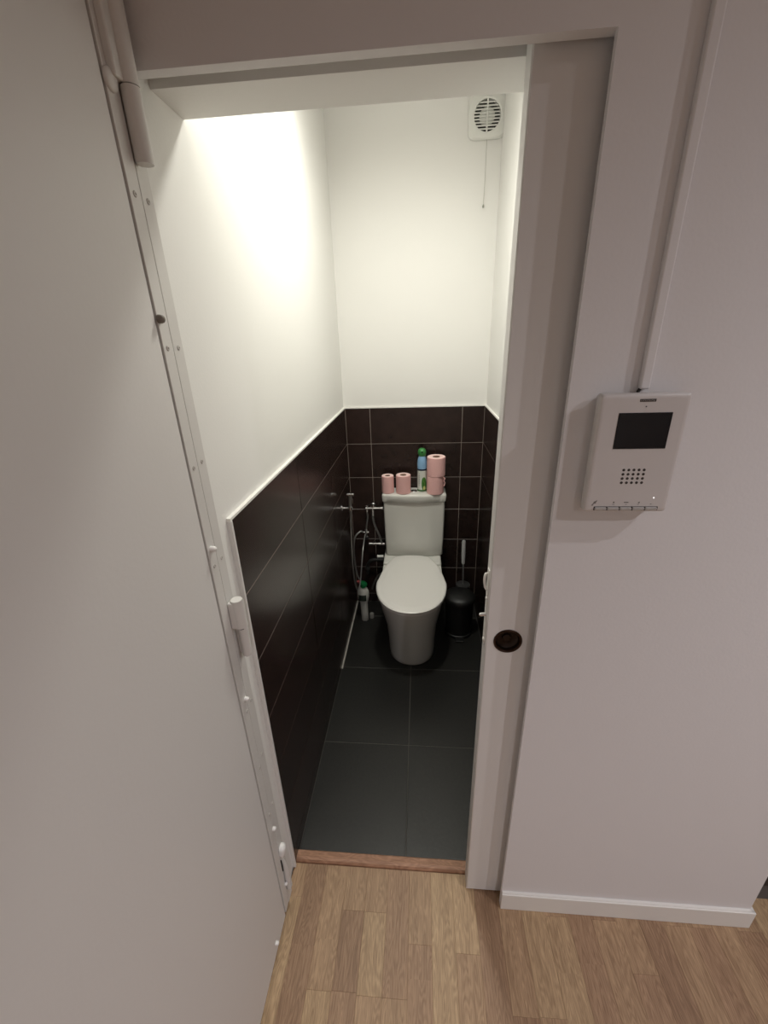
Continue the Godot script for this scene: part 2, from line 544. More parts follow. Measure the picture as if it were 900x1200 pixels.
	var tones := {-3: [0, 3, 1, 0], -2: [0, 2, 0, 1], 0: [0, 1, 0, 3], 1: [2, 0, 1], 2: [2, 0, 1], 3: [3, 1, 0], 4: [0, 3, 1], 5: [2, 0, 3]}
	for c in range(cols, 23):
		var x0 := -0.033 + 0.067 * c
		var x1 := x0 + 0.0668
		if x0 < -0.412: x0 = -0.412
		if x1 < -0.40: continue
		var zs := []
		var z0 := -0.817 if x0 < 0.935 else -1.49
		zs.append(z0)
		if fixed.has(c):
			for q in fixed[c]:
				if q > zs[-1] + 0.02: zs.append(q)
		else:
			zs.append(z0 + [0.09, 0.2, 0.3, 0.38][rng.randi() % 4])
		while zs[-1] < 0.85:
			zs.append(zs[-1] + [0.20, 0.28, 0.36, 0.46][rng.randi() % 4])
		zs[-1] = 0.898
		for i in zs.size() - 1:
			var t: int = [0, 0, 1, 2, 3, 1][rng.randi() % 6]
			if tones.has(c) and i < tones[c].size(): t = tones[c][i]
			var mat: StandardMaterial3D = M.oak[(rng.randi() % 3) * 4 + t]
			var o := part(floor_, "plank", plank(x0, x1, zs[i], zs[i + 1] - 0.0002), mat)
			o.position = Vector3(x0, -0.010, zs[i])
	# --- white baseboard with its return round the corner
	st = st0()
	rbox(st, Vector3(0.241, 0.0, -0.745), Vector3(0.941, 0.072, -0.735), 0.002)
	bx(st, Vector3(0.243, 0.070, -0.745), Vector3(0.931, 0.0745, -0.7385))
	rbox(st, Vector3(0.93, 0.0, -0.795), Vector3(0.941, 0.072, -0.737), 0.002)
	struct("baseboard_front", "white painted baseboard under the monitor wall, turning the corner", "baseboard", st, M.white_trim)

# one oak strip, its front edges barely eased; grain along z, its own place in the grain picture
func plank(x0: float, x1: float, z0: float, z1: float) -> ArrayMesh:
	var st := st0()
	var a := x1 - x0
	var b := z1 - z0
	var t := 0.010
	var c := 0.0004
	var off := Vector2(rng.randf(), rng.randf())
	var U := func(p: Vector3) -> Vector2: return off + Vector2(p.x / 0.10, p.z / 0.62)
	var f := [Vector3(c, t, c), Vector3(a - c, t, c), Vector3(a - c, t, b - c), Vector3(c, t, b - c)]
	var m := [Vector3(0, t - c, 0), Vector3(a, t - c, 0), Vector3(a, t - c, b), Vector3(0, t - c, b)]
	var k := [Vector3(0, 0, 0), Vector3(a, 0, 0), Vector3(a, 0, b), Vector3(0, 0, b)]
	var add := func(p: Array, n: Vector3) -> void:
		tri(st, p[0], p[1], p[2], n, n, n, U.call(p[0]), U.call(p[1]), U.call(p[2]))
		tri(st, p[0], p[2], p[3], n, n, n, U.call(p[0]), U.call(p[2]), U.call(p[3]))
	add.call(f, Vector3.UP)
	var ns := [Vector3.FORWARD, Vector3.RIGHT, Vector3.BACK, Vector3.LEFT]
	for i in 4:
		var jj := (i + 1) % 4
		add.call([f[i], f[jj], m[jj], m[i]], (ns[i] + Vector3.UP).normalized())
		add.call([m[i], m[jj], k[jj], k[i]], ns[i])
	return st.commit()

# ---------------------------------------------------------------- doors
func dome(st: SurfaceTool, at: Vector3, r: float, h: float, dir := Vector3.RIGHT) -> void:
	var b := Basis(Quaternion(Vector3.UP, dir))
	lathe(st, [Vector2(r, 0), Vector2(r, h * 0.4), Vector2(r * 0.85, h * 0.75), Vector2(r * 0.5, h * 0.95), Vector2(0.0001, h)], at, 14, b, 60.0)

# hinge side strips, screws and knuckles of the entrance door
func build_entrance_door() -> void:
	var o := thing("door_1", "large plain white entrance door on the left with painted hinges and screwed security strips", "door", Vector3(-0.400, 0.0, -0.70), "", "structure")
	var B := o.position
	var st := st0()
	rbox(st, Vector3(-0.445, 0.012, -0.674) - B, Vector3(-0.400, 2.075, 0.185) - B, 0.002)
	part(o, "leaf", st, M.leaf)
	st = st0()
	bx(st, Vector3(-0.440, 0.014, -0.7042) - B, Vector3(-0.4035, 2.075, -0.674) - B)
	part(o, "leaf_edge", st, M.gap)
	st = st0()
	rbox(st, Vector3(-0.405, 0.02, -0.7050) - B, Vector3(-0.3985, 2.07, -0.6775) - B, 0.0010)
	part(o, "edge_strip", st, M.steel_paint)
	st = st0()
	rbox(st, Vector3(-0.460, 0.0, -0.7425) - B, Vector3(-0.4015, 2.085, -0.711) - B, 0.002)
	bx(st, Vector3(-0.52, 0.0, -0.7425) - B, Vector3(-0.450, 2.085, -0.66) - B)
	bx(st, Vector3(-0.52, 2.078, -0.7425) - B, Vector3(-0.402, 2.085, 0.20) - B)
	bx(st, Vector3(-0.52, 0.0, 0.188) - B, Vector3(-0.402, 2.085, 0.20) - B)
	bx(st, Vector3(-0.52, 0.0, -0.67) - B, Vector3(-0.450, 0.010, 0.19) - B)
	part(o, "frame", st, M.steel_paint)
	# screws in both strips: y, z
	for s in [[1.796, -0.689], [1.594, -0.689], [1.396, -0.690], [1.198, -0.690], [0.809, -0.697], [0.616, -0.700], [0.437, -0.699],
			[1.796, -0.7255], [1.594, -0.7265], [1.398, -0.7265], [1.196, -0.7275], [0.810, -0.729], [0.626, -0.7295], [0.432, -0.732]]:
		st = st0()
		var x := -0.3985 if s[1] > -0.71 else -0.4015
		lathe(st, [Vector2(0.0042, 0), Vector2(0.0042, 0.0006), Vector2(0.0034, 0.0013), Vector2(0.0016, 0.0013), Vector2(0.0013, 0.0003), Vector2(0.0001, 0.0003)], Vector3(x, s[0], s[1]) - B, 12, Basis(Quaternion(Vector3.UP, Vector3.RIGHT)))
		part(o, "screw", st, M.screw)
	# security studs that stand out of the edge strip
	for s in [[1.636, -0.681, 0.0065, 0.010, true], [1.236, -0.689, 0.006, 0.012, false], [0.845, -0.699, 0.0055, 0.010, false], [0.372, -0.702, 0.006, 0.009, false], [0.108, -0.706, 0.0055, 0.007, false]]:
		st = st0()
		dome(st, Vector3(-0.3987, s[0], s[1]) - B, s[2], s[3])
		part(o, "security_stud", st, M.stud_brown if s[4] else M.stud, "brown painted stud" if s[4] else "")
	st = st0()
	dome(st, Vector3(-0.4002, 0.047, -0.597) - B, 0.006, 0.009)
	part(o, "security_stud", st, M.stud)
	# top hinge: long knuckle in two halves, with a welded cheek
	st = st0()
	tube(st, [Vector3(-0.388, 1.921, -0.714) - B, Vector3(-0.388, 2.07, -0.714) - B], 0.0125, 20)
	rbox(st, Vector3(-0.400, 1.921, -0.710) - B, Vector3(-0.388, 2.07, -0.686) - B, 0.003)
	var hk := part(o, "hinge_knuckle", st, M.steel_paint)
	st = st0()
	dome(st, Vector3(-0.3985, 1.917, -0.6865) - B, 0.013, 0.006)
	part(hk, "weld_cheek", st, M.steel_paint)
	st = st0()
	tube(st, [Vector3(-0.388, 1.836, -0.714) - B, Vector3(-0.388, 1.838, -0.714) - B, Vector3(-0.388, 1.9195, -0.714) - B], [0.0115, 0.0125, 0.0125], 20)
	rbox(st, Vector3(-0.4015, 1.838, -0.724) - B, Vector3(-0.388, 1.9195, -0.712) - B, 0.002)
	part(o, "hinge_knuckle", st, M.steel_paint)
	# middle hinge: upper half on the leaf, narrower lower half on the frame
	st = st0()
	tube(st, [Vector3(-0.384, 1.034, -0.7195) - B, Vector3(-0.384, 1.097, -0.7195) - B, Vector3(-0.384, 1.101, -0.7195) - B], [0.0140, 0.0140, 0.0120], 24)
	rbox(st, Vector3(-0.4005, 1.034, -0.722) - B, Vector3(-0.384, 1.098, -0.7058) - B, 0.003)
	part(o, "hinge_knuckle", st, M.steel_paint)
	st = st0()
	tube(st, [Vector3(-0.384, 1.028, -0.7205) - B, Vector3(-0.384, 1.036, -0.7205) - B], 0.0085, 16)
	part(o, "hinge_pin", st, M.gap)
	st = st0()
	tube(st, [Vector3(-0.384, 0.953, -0.7235) - B, Vector3(-0.384, 0.957, -0.7235) - B, Vector3(-0.384, 1.0305, -0.7235) - B], [0.0080, 0.0105, 0.0105], 24)
	rbox(st, Vector3(-0.4015, 0.957, -0.736) - B, Vector3(-0.384, 1.0305, -0.7235) - B, 0.002)
	part(o, "hinge_knuckle", st, M.steel_paint)
	# bottom hinge, largely folded flat on the strip
	st = st0()
	tube(st, [Vector3(-0.397, 0.062, -0.721) - B, Vector3(-0.397, 0.070, -0.721) - B, Vector3(-0.397, 0.150, -0.722) - B, Vector3(-0.399, 0.185, -0.723) - B, Vector3(-0.402, 0.205, -0.724) - B], [0.008, 0.0105, 0.0105, 0.007, 0.001], 18)
	part(o, "hinge_knuckle", st, M.steel_paint)
	st = st0()
	rbox(st, Vector3(-0.4012, 0.165, -0.7105) - B, Vector3(-0.3975, 0.215, -0.7075) - B, 0.0008)
	part(o, "hinge_slot", st, M.dark_hole)
	# drop shaped white plastic cap above the bottom hinge
	st = st0()
	var cap := Vector3(-0.4008, 0.247, -0.7235) - B
	var rings := []
	for q in [[0.0, 1.0], [0.008, 1.0], [0.013, 0.75], [0.015, 0.05]]:
		var ring := []
		for k in 24:
			var a := TAU * k / 24
			var rr := 0.0140 * (1.0 + 0.75 * pow(maxf(0.0, cos(a + 0.0)), 6.0))
			var d: Vector3 = Vector3(0, -cos(a), sin(a)) * rr * q[1]
			ring.append(cap + d.rotated(Vector3.RIGHT, -0.45) + Vector3(q[0], 0, 0))
		rings.append(ring)
	loft(st, rings)
	part(o, "screw_cap", st, M.stud, "drop shaped white plastic cap")
	# latch hole in the plaster reveal beside the middle hinge
	st = st0()
	rbox(st, Vector3(-0.4165, 1.010, -0.775), Vector3(-0.4142, 1.040, -0.766), 0.001)
	part(get_node("wall_left"), "plugged_hole", st, M.screw_shade, "small dark plugged hole in the white reveal")

func build_sliding_door() -> void:
	var o := thing("door_2", "white sliding pocket door drawn half out of the wall, with round dark flush pull", "door", Vector3(0.145, 0.006, -0.798), "", "structure")
	var B := o.position
	var st := st0()
	# leaf with a round recess: ring mesh round the hole in the front face
	var x0 := 0.145; var x1 := 0.86; var y0 := 0.006; var y1 := 1.995; var zf := -0.778; var zb := -0.818
	var c := Vector3(0.1935, 0.963, zf)
	var seg := 32
	var hole := []; var back := []; var sq := []
	for k in seg:
		var a := TAU * k / seg
		var d := Vector3(cos(a), sin(a), 0)
		hole.append(c + d * 0.0285 - B)
		back.append(c + d * 0.0285 + Vector3(0, 0, -0.012) - B)
		var m := 0.045 / maxf(absf(d.x), absf(d.y))
		sq.append(c + d * m - B)
	var F := Vector3.BACK
	for k in seg:
		var l := (k + 1) % seg
		tri(st, sq[k], sq[l], hole[l], F, F, F); tri(st, sq[k], hole[l], hole[k], F, F, F)
		var n: Vector3 = (c - B) - hole[k]
		n = n.normalized()
		quad(st, hole[k], hole[l], back[l], back[k], n)
		tri(st, back[k], back[l], c + Vector3(0, 0, -0.012) - B, F, F, F)
	var e := 0.0025
	var sx0 := c.x - 0.045; var sx1 := c.x + 0.045; var sy0 := c.y - 0.045; var sy1 := c.y + 0.045
	for r in [[x0 + e, y0, sx0, y1], [sx1, y0, x1, y1], [sx0, y0, sx1, sy0], [sx0, sy1, sx1, y1]]:
		quad(st, Vector3(r[0], r[1], zf) - B, Vector3(r[2], r[1], zf) - B, Vector3(r[2], r[3], zf) - B, Vector3(r[0], r[3], zf) - B, F)
	quad(st, Vector3(x0, y0, zf - e) - B, Vector3(x0 + e, y0, zf) - B, Vector3(x0 + e, y1, zf) - B, Vector3(x0, y1, zf - e) - B, Vector3(-1, 0, 1).normalized())
	quad(st, Vector3(x0, y0, zf - e) - B, Vector3(x0, y1, zf - e) - B, Vector3(x0, y1, zb) - B, Vector3(x0, y0, zb) - B, Vector3.LEFT)
	quad(st, Vector3(x0, y0, zb) - B, Vector3(x1, y0, zb) - B, Vector3(x1, y1, zb) - B, Vector3(x0, y1, zb) - B, Vector3.FORWARD)
	quad(st, Vector3(x0, y0, zb) - B, Vector3(x1, y0, zb) - B, Vector3(x1, y0, zf) - B, Vector3(x0, y0, zf) - B, Vector3.DOWN)
	quad(st, Vector3(x0, y1, zb) - B, Vector3(x1, y1, zb) - B, Vector3(x1, y1, zf) - B, Vector3(x0, y1, zf) - B, Vector3.UP)
	quad(st, Vector3(x1, y0, zb) - B, Vector3(x1, y0, zf) - B, Vector3(x1, y1, zf) - B, Vector3(x1, y1, zb) - B, Vector3.RIGHT)
	part(o, "leaf", st, M.gloss)
	o.rotation.z = -0.0036
	o.position.x = 0.1438
	# round flush pull: rim and dished cup
	var face := Basis(Quaternion(Vector3.UP, Vector3.BACK))
	st = st0()
	lathe(st, [Vector2(0.0315, 0.0), Vector2(0.0315, 0.0012), Vector2(0.0300, 0.0024), Vector2(0.0275, 0.0024), Vector2(0.0262, 0.0010), Vector2(0.0255, -0.002)], c - B, 40, face)
	var fp := part(o, "flush_pull", st, M.bronze_rim, "round dark bronze flush pull")
	st = st0()
	lathe(st, [Vector2(0.0258, -0.001), Vector2(0.024, -0.007), Vector2(0.018, -0.0105), Vector2(0.011, -0.0112), Vector2(0.0105, -0.0085), Vector2(0.006, -0.007), Vector2(0.0001, -0.0068)], c - B, 40, face)
	part(fp, "pull_cup", st, M.bronze)
	# hook lock on the leaf's edge: plate, hook, bolt pin and keeper
	st = st0()
	rbox(st, Vector3(0.1435, 0.945, -0.808) - B, Vector3(0.1455, 1.135, -0.790) - B, 0.0008)
	var lk := part(o, "lock_plate", st, M.white_trim)
	st = st0()
	tube(st, curve([Vector3(0.1440, 1.120, -0.804) - B, Vector3(0.1385, 1.121, -0.801) - B, Vector3(0.1365, 1.108, -0.798) - B, Vector3(0.1390, 1.090, -0.798) - B, Vector3(0.1440, 1.083, -0.799) - B], 5), 0.0028, 8)
	part(lk, "hook", st, M.white_trim)
	st = st0()
	tube(st, [Vector3(0.1440, 1.022, -0.795) - B, Vector3(0.1325, 1.019, -0.797) - B, Vector3(0.1300, 1.019, -0.797) - B], [0.0042, 0.0042, 0.0025], 12)
	part(lk, "latch_bolt", st, M.chrome)
	for q in [[0.952, 0.0050], [1.062, 0.0040]]:
		st = st0()
		dome(st, Vector3(0.1436, q[0], -0.797) - B, q[1], 0.0028, Vector3.LEFT)
		part(lk, "screw", st, M.white_trim)

# ---------------------------------------------------------------- toilet
# closed plan outline: rounded front (towards +z), squarer back
func plan(y: float, w: float, wb: float, zf: float, zb: float, zw: float, ef := 2.2, eb := 3.2, n := 64) -> Array:
	var ring := []
	for k in n:
		var a := TAU * k / n
		var s := sin(a); var c := cos(a)     # c > 0 front
		var e := ef if c > 0.0 else eb
		var x := signf(s) * pow(absf(s), 2.0 / e)
		var z := signf(c) * pow(absf(c), 2.0 / e)
		var depth := (zf - zw) * z if c > 0.0 else (zw - zb) * z
		var ww := w if c > 0.0 else lerpf(w, wb, absf(z))
		ring.append(Vector3(x * ww, y, zw + depth))
	return ring

func build_toilet() -> void:
	var o := thing("toilet", "white close coupled toilet with closed lid against the dark tiled back wall", "toilet", Vector3(-0.044, 0.0, -2.0))
	var st := st0()
	# z is measured from the thing's base at world z = -2.0
	var rings := []
	for q in [[0.0, 0.120, 0.256], [0.004, 0.123, 0.259], [0.03, 0.1235, 0.262], [0.12, 0.128, 0.277], [0.22, 0.138, 0.305], [0.31, 0.156, 0.338], [0.36, 0.165, 0.353], [0.380, 0.168, 0.357], [0.386, 0.166, 0.355]]:
		rings.append(plan(q[0], q[1], q[1] * 0.98, q[2], -0.315, 0.06 + q[2] * 0.2, 2.15, 7.0))
	loft(st, rings)
	part(o, "pedestal", st, M.china)
	st = st0()
	rbox(st, Vector3(-0.166, 0.372, -0.312), Vector3(0.166, 0.402, -0.115), 0.010, 3)
	part(o, "rear_deck", st, M.china)
	# seat ring under the lid
	st = st0()
	rings = []
	for q in [[0.3865, -0.003], [0.389, 0.0], [0.400, 0.0], [0.4025, -0.003]]:
		rings.append(plan(q[0], 0.175 + q[1], 0.134 + q[1], 0.366 + q[1], -0.165 - q[1], 0.125, 2.2, 3.6))
	loft(st, rings)
	part(o, "seat", st, M.seat)
	# lid: rounded rim, gently raised middle
	st = st0()
	rings = []
	for q in [[0.4045, -0.004], [0.4075, 0.0], [0.4175, 0.0005], [0.4220, -0.002], [0.4245, -0.007], [0.4250, -0.014], [0.4253, -0.024], [0.4268, -0.030], [0.4275, -0.040], [0.4282, -0.075], [0.4286, -0.13]]:
		var lid_ring := plan(q[0], 0.180 + q[1], 0.132 + q[1], 0.372 + q[1], -0.172 - q[1], 0.125, 2.2, 3.6)
		for i in lid_ring.size():
			var p: Vector3 = lid_ring[i]
			lid_ring[i].y -= clampf((p.y - 0.408) / 0.014, 0.0, 1.0) * maxf(0.0, p.z - 0.17) * 0.045   # the front third slopes down
		rings.append(lid_ring)
	loft(st, rings)
	part(o, "lid", st, M.seat)
	# cistern: bowed front, slightly narrower at the foot
	var tank := func(y: float, w: float, zf: float, bow: float, grow := 0.0) -> Array:
		var ring := []
		var zb := -0.304 - grow * 0.3
		var hw := w + grow
		var r := 0.014
		for k in 21:
			var t := -1.0 + 2.0 * k / 20.0
			ring.append(Vector3(t * (hw - r), y, zf + grow + bow * (1.0 - t * t)))
		for k in range(1, 5):
			var a := PI / 2 * k / 5
			ring.append(Vector3(hw - r + r * sin(a), y, zf + grow - r + r * cos(a)))
		ring.append(Vector3(hw, y, zf + grow - r))
		ring.append(Vector3(hw, y, zb)); ring.append(Vector3(-hw, y, zb))
		ring.append(Vector3(-hw, y, zf + grow - r))
		for k in range(1, 5):
			var a := PI / 2 * (5 - k) / 5
			ring.append(Vector3(-(hw - r + r * sin(a)), y, zf + grow - r + r * cos(a)))
		return ring
	st = st0()
	rings = []
	for q in [[0.403, 0.158, -0.208], [0.412, 0.166, -0.202], [0.50, 0.1675, -0.201], [0.62, 0.170, -0.200], [0.748, 0.172, -0.199]]:
		rings.append(tank.call(q[0], q[1], q[2], 0.012))
	loft(st, rings)
	part(o, "cistern", st, M.china).position.x = 0.011
	st = st0()
	rings = []
	for q in [[0.745, -0.001], [0.748, 0.003], [0.780, 0.005], [0.788, 0.003], [0.791, -0.002], [0.7922, -0.010], [0.7926, -0.02]]:
		rings.append(tank.call(q[0], 0.174, -0.196, 0.018, q[1]))
	loft(st, rings)
	var cl := part(o, "cistern_lid", st, M.china)
	cl.position.x = 0.011
	st = st0()
	lathe(st, [Vector2(0.0185, 0.0), Vector2(0.0185, 0.004), Vector2(0.0170, 0.0060), Vector2(0.0145, 0.0060), Vector2(0.0135, 0.003), Vector2(0.0001, 0.002)], Vector3(0.011, 0.7922, -0.236), 28)
	var fb := part(o, "flush_button", st, M.chrome, "round chrome flush button")
	st = st0()
	lathe(st, [Vector2(0.0132, 0.001), Vector2(0.0132, 0.0040), Vector2(0.0122, 0.0046), Vector2(0.0001, 0.0046)], Vector3(0.011, 0.7922, -0.236), 28)
	part(fb, "button_face", st, M.black_plastic)

# ---------------------------------------------------------------- things on the cistern
func paper_roll(label: String, at: Vector3, r: float, h: float, core_r := 0.019, core_turn := 0.0) -> Node3D:
	var o := thing("toilet_roll", label, "toilet paper", at, "pink toilet rolls on the cistern")
	var st := st0()
	lathe(st, [Vector2(core_r, 0.002), Vector2(r - 0.002, 0.0), Vector2(r, 0.002), Vector2(r * 1.004, h * 0.5), Vector2(r, h - 0.002), Vector2(r - 0.0025, h)], Vector3.ZERO, 40)
	part(o, "wound_paper", st, M.paper)
	st = st0()
	lathe(st, [Vector2(r - 0.0025, h), Vector2(r * 0.75, h - 0.0012), Vector2(r * 0.6, h - 0.0003), Vector2(core_r, h - 0.0015)], Vector3.ZERO, 40)
	part(o, "paper_end", st, M.paper_end)
	st = st0()
	lathe(st, [Vector2(core_r, h - 0.001), Vector2(core_r - 0.0012, h - 0.001), Vector2(core_r - 0.0012, 0.002), Vector2(0.0001, 0.002)], Vector3.ZERO, 28)
	part(o, "cardboard_core", st, M.core)
	# the loose end of the paper, lying on the roll
	st = st0()
	var ring := []
	for i in 9:
		var a := core_turn + 0.09 * i
		var rr := r + 0.0006 + (0.0015 if i > 6 else 0.0)
		ring.append(Vector3(sin(a), 0, cos(a)) * rr)
	for i in 8:
		var n0: Vector3 = ring[i].normalized(); var n1: Vector3 = ring[i + 1].normalized()
		var up := Vector3(0, h - 0.003, 0); var lowv := Vector3(0, 0.003, 0)
		tri(st, ring[i] + lowv, ring[i + 1] + lowv, ring[i + 1] + up, n0, n1, n1)
		tri(st, ring[i] + lowv, ring[i + 1] + up, ring[i] + up, n0, n1, n0)
		tri(st, ring[i] * 0.985 + lowv, ring[i + 1] * 0.985 + lowv, ring[i + 1] * 0.985 + up, -n0, -n1, -n1)
		tri(st, ring[i] * 0.985 + lowv, ring[i + 1] * 0.985 + up, ring[i] * 0.985 + up, -n0, -n1, -n0)
	part(o, "loose_sheet", st, M.paper)
	return o

func can_label() -> ImageTexture:
	# white sleeve with a few dark printed marks and a green leafy picture at the lower right of its front
	var im := Image.create(256, 128, false, Image.FORMAT_RGB8)
	im.fill(Color(0.86, 0.88, 0.85))
	for s in [[0, -1], [252, 0]]:
		pass
	# front of the can is u = 0 (wraps): columns 226..255 and 0..30
	var put := func(x: int, y: int, c: Color) -> void:
		if y >= 0 and y < 128: im.set_pixel((x + 256) % 256, y, c)
	var navy := Color(0.15, 0.18, 0.28)
	# column of printed letters running up the left of the front
	var y := 14
	while y < 96:
		for dy in 8:
			for dx in 7:
				if (dx == 0 or dy == 0 or dy == 4 or (dx == 6 and (y / 12) % 2 == 0)): put.call(-28 + dx, y + dy, navy)
		y += 12
	# leaf and pale flower
	for yy in range(34, 128):
		for xx in range(-12, 56):
			var p := Vector2((xx - 20) / 34.0, (yy - 86) / 52.0)
			var q := p.rotated(0.35)
			if q.x * q.x * 1.7 + q.y * q.y < 0.85:
				var vein := absf(q.x + 0.08 * sin(q.y * 9.0))
				put.call(xx, yy, Color(0.26, 0.50, 0.20) if vein > 0.06 else Color(0.50, 0.66, 0.36))
			var f := Vector2((xx - 20) / 12.0, (yy - 108) / 14.0)
			if f.length() < 0.95: put.call(xx, yy, Color(0.82, 0.84, 0.55))
	for yy in range(118, 128):
		for xx in 256: im.set_pixel(xx, yy, Color(0.24, 0.45, 0.22))
	return ImageTexture.create_from_image(im)

func build_cistern_things() -> void:
	var top := 0.7928
	paper_roll("narrow pink toilet paper roll standing at the left end of the cistern lid", Vector3(-0.178, top, -2.228), 0.0335, 0.098, 0.014, 0.6)
	paper_roll("mid-sized pink toilet paper roll second from the left, beside the flush button", Vector3(-0.091, top, -2.223), 0.0405, 0.103, 0.018, -0.3)
	var low := paper_roll("pink toilet paper roll at the bottom of the right-hand stack with a loose end", Vector3(0.084, top, -2.219), 0.0455, 0.100, 0.019, 1.2)
	var st := st0()
	tube(st, curve([Vector3(0.042, 0.094, 0.021), Vector3(0.051, 0.086, 0.020), Vector3(0.046, 0.074, 0.022), Vector3(0.052, 0.062, 0.019), Vector3(0.046, 0.042, 0.021)], 5), 0.0030, 8)
	part(low, "torn_edge", st, M.paper)
	paper_roll("wide pink toilet paper roll stacked on top of another at the right of the cistern", Vector3(0.088, top + 0.1005, -2.221), 0.0495, 0.104, 0.020, -1.0)
	# air freshener can
	var o := thing("air_freshener", "slim air freshener spray can with green cap, blue shoulder and leafy white label", "spray can", Vector3(0.012, top, -2.243))
	st = st0()
	lathe(st, [Vector2(0.0001, 0.0), Vector2(0.024, 0.0), Vector2(0.0262, 0.002), Vector2(0.0262, 0.006)], Vector3.ZERO, 32)
	part(o, "base_rim", st, M.bottle_white)
	st = st0()
	lathe(st, [Vector2(0.0260, 0.006), Vector2(0.0260, 0.125)], Vector3.ZERO, 40)
	var lm := std(Color(1, 1, 1), 0.35)
	lm.albedo_texture = can_label()
	part(o, "printed_label", st, lm, "white label with green leaf print")
	st = st0()
	lathe(st, [Vector2(0.0262, 0.125), Vector2(0.0266, 0.126), Vector2(0.0266, 0.133), Vector2(0.0262, 0.134)], Vector3.ZERO, 32)
	part(o, "navy_band", st, M.can_navy)
	st = st0()
	lathe(st, [Vector2(0.0262, 0.134), Vector2(0.0262, 0.160), Vector2(0.0245, 0.178), Vector2(0.0205, 0.194), Vector2(0.0165, 0.203)], Vector3.ZERO, 32)
	part(o, "shoulder", st, M.can_blue)
	st = st0()
	lathe(st, [Vector2(0.0150, 0.200), Vector2(0.0195, 0.206), Vector2(0.0222, 0.216), Vector2(0.0225, 0.226), Vector2(0.0200, 0.236), Vector2(0.0140, 0.2425), Vector2(0.0070, 0.2450), Vector2(0.0001, 0.2455)], Vector3.ZERO, 32)
	var cap := part(o, "spray_cap", st, M.cap_green, "green domed spray cap")
	st = st0()
	rbox(st, Vector3(-0.004, 0.224, 0.0195), Vector3(0.004, 0.231, 0.0240), 0.001)
	part(cap, "nozzle", st, M.dark_hole)

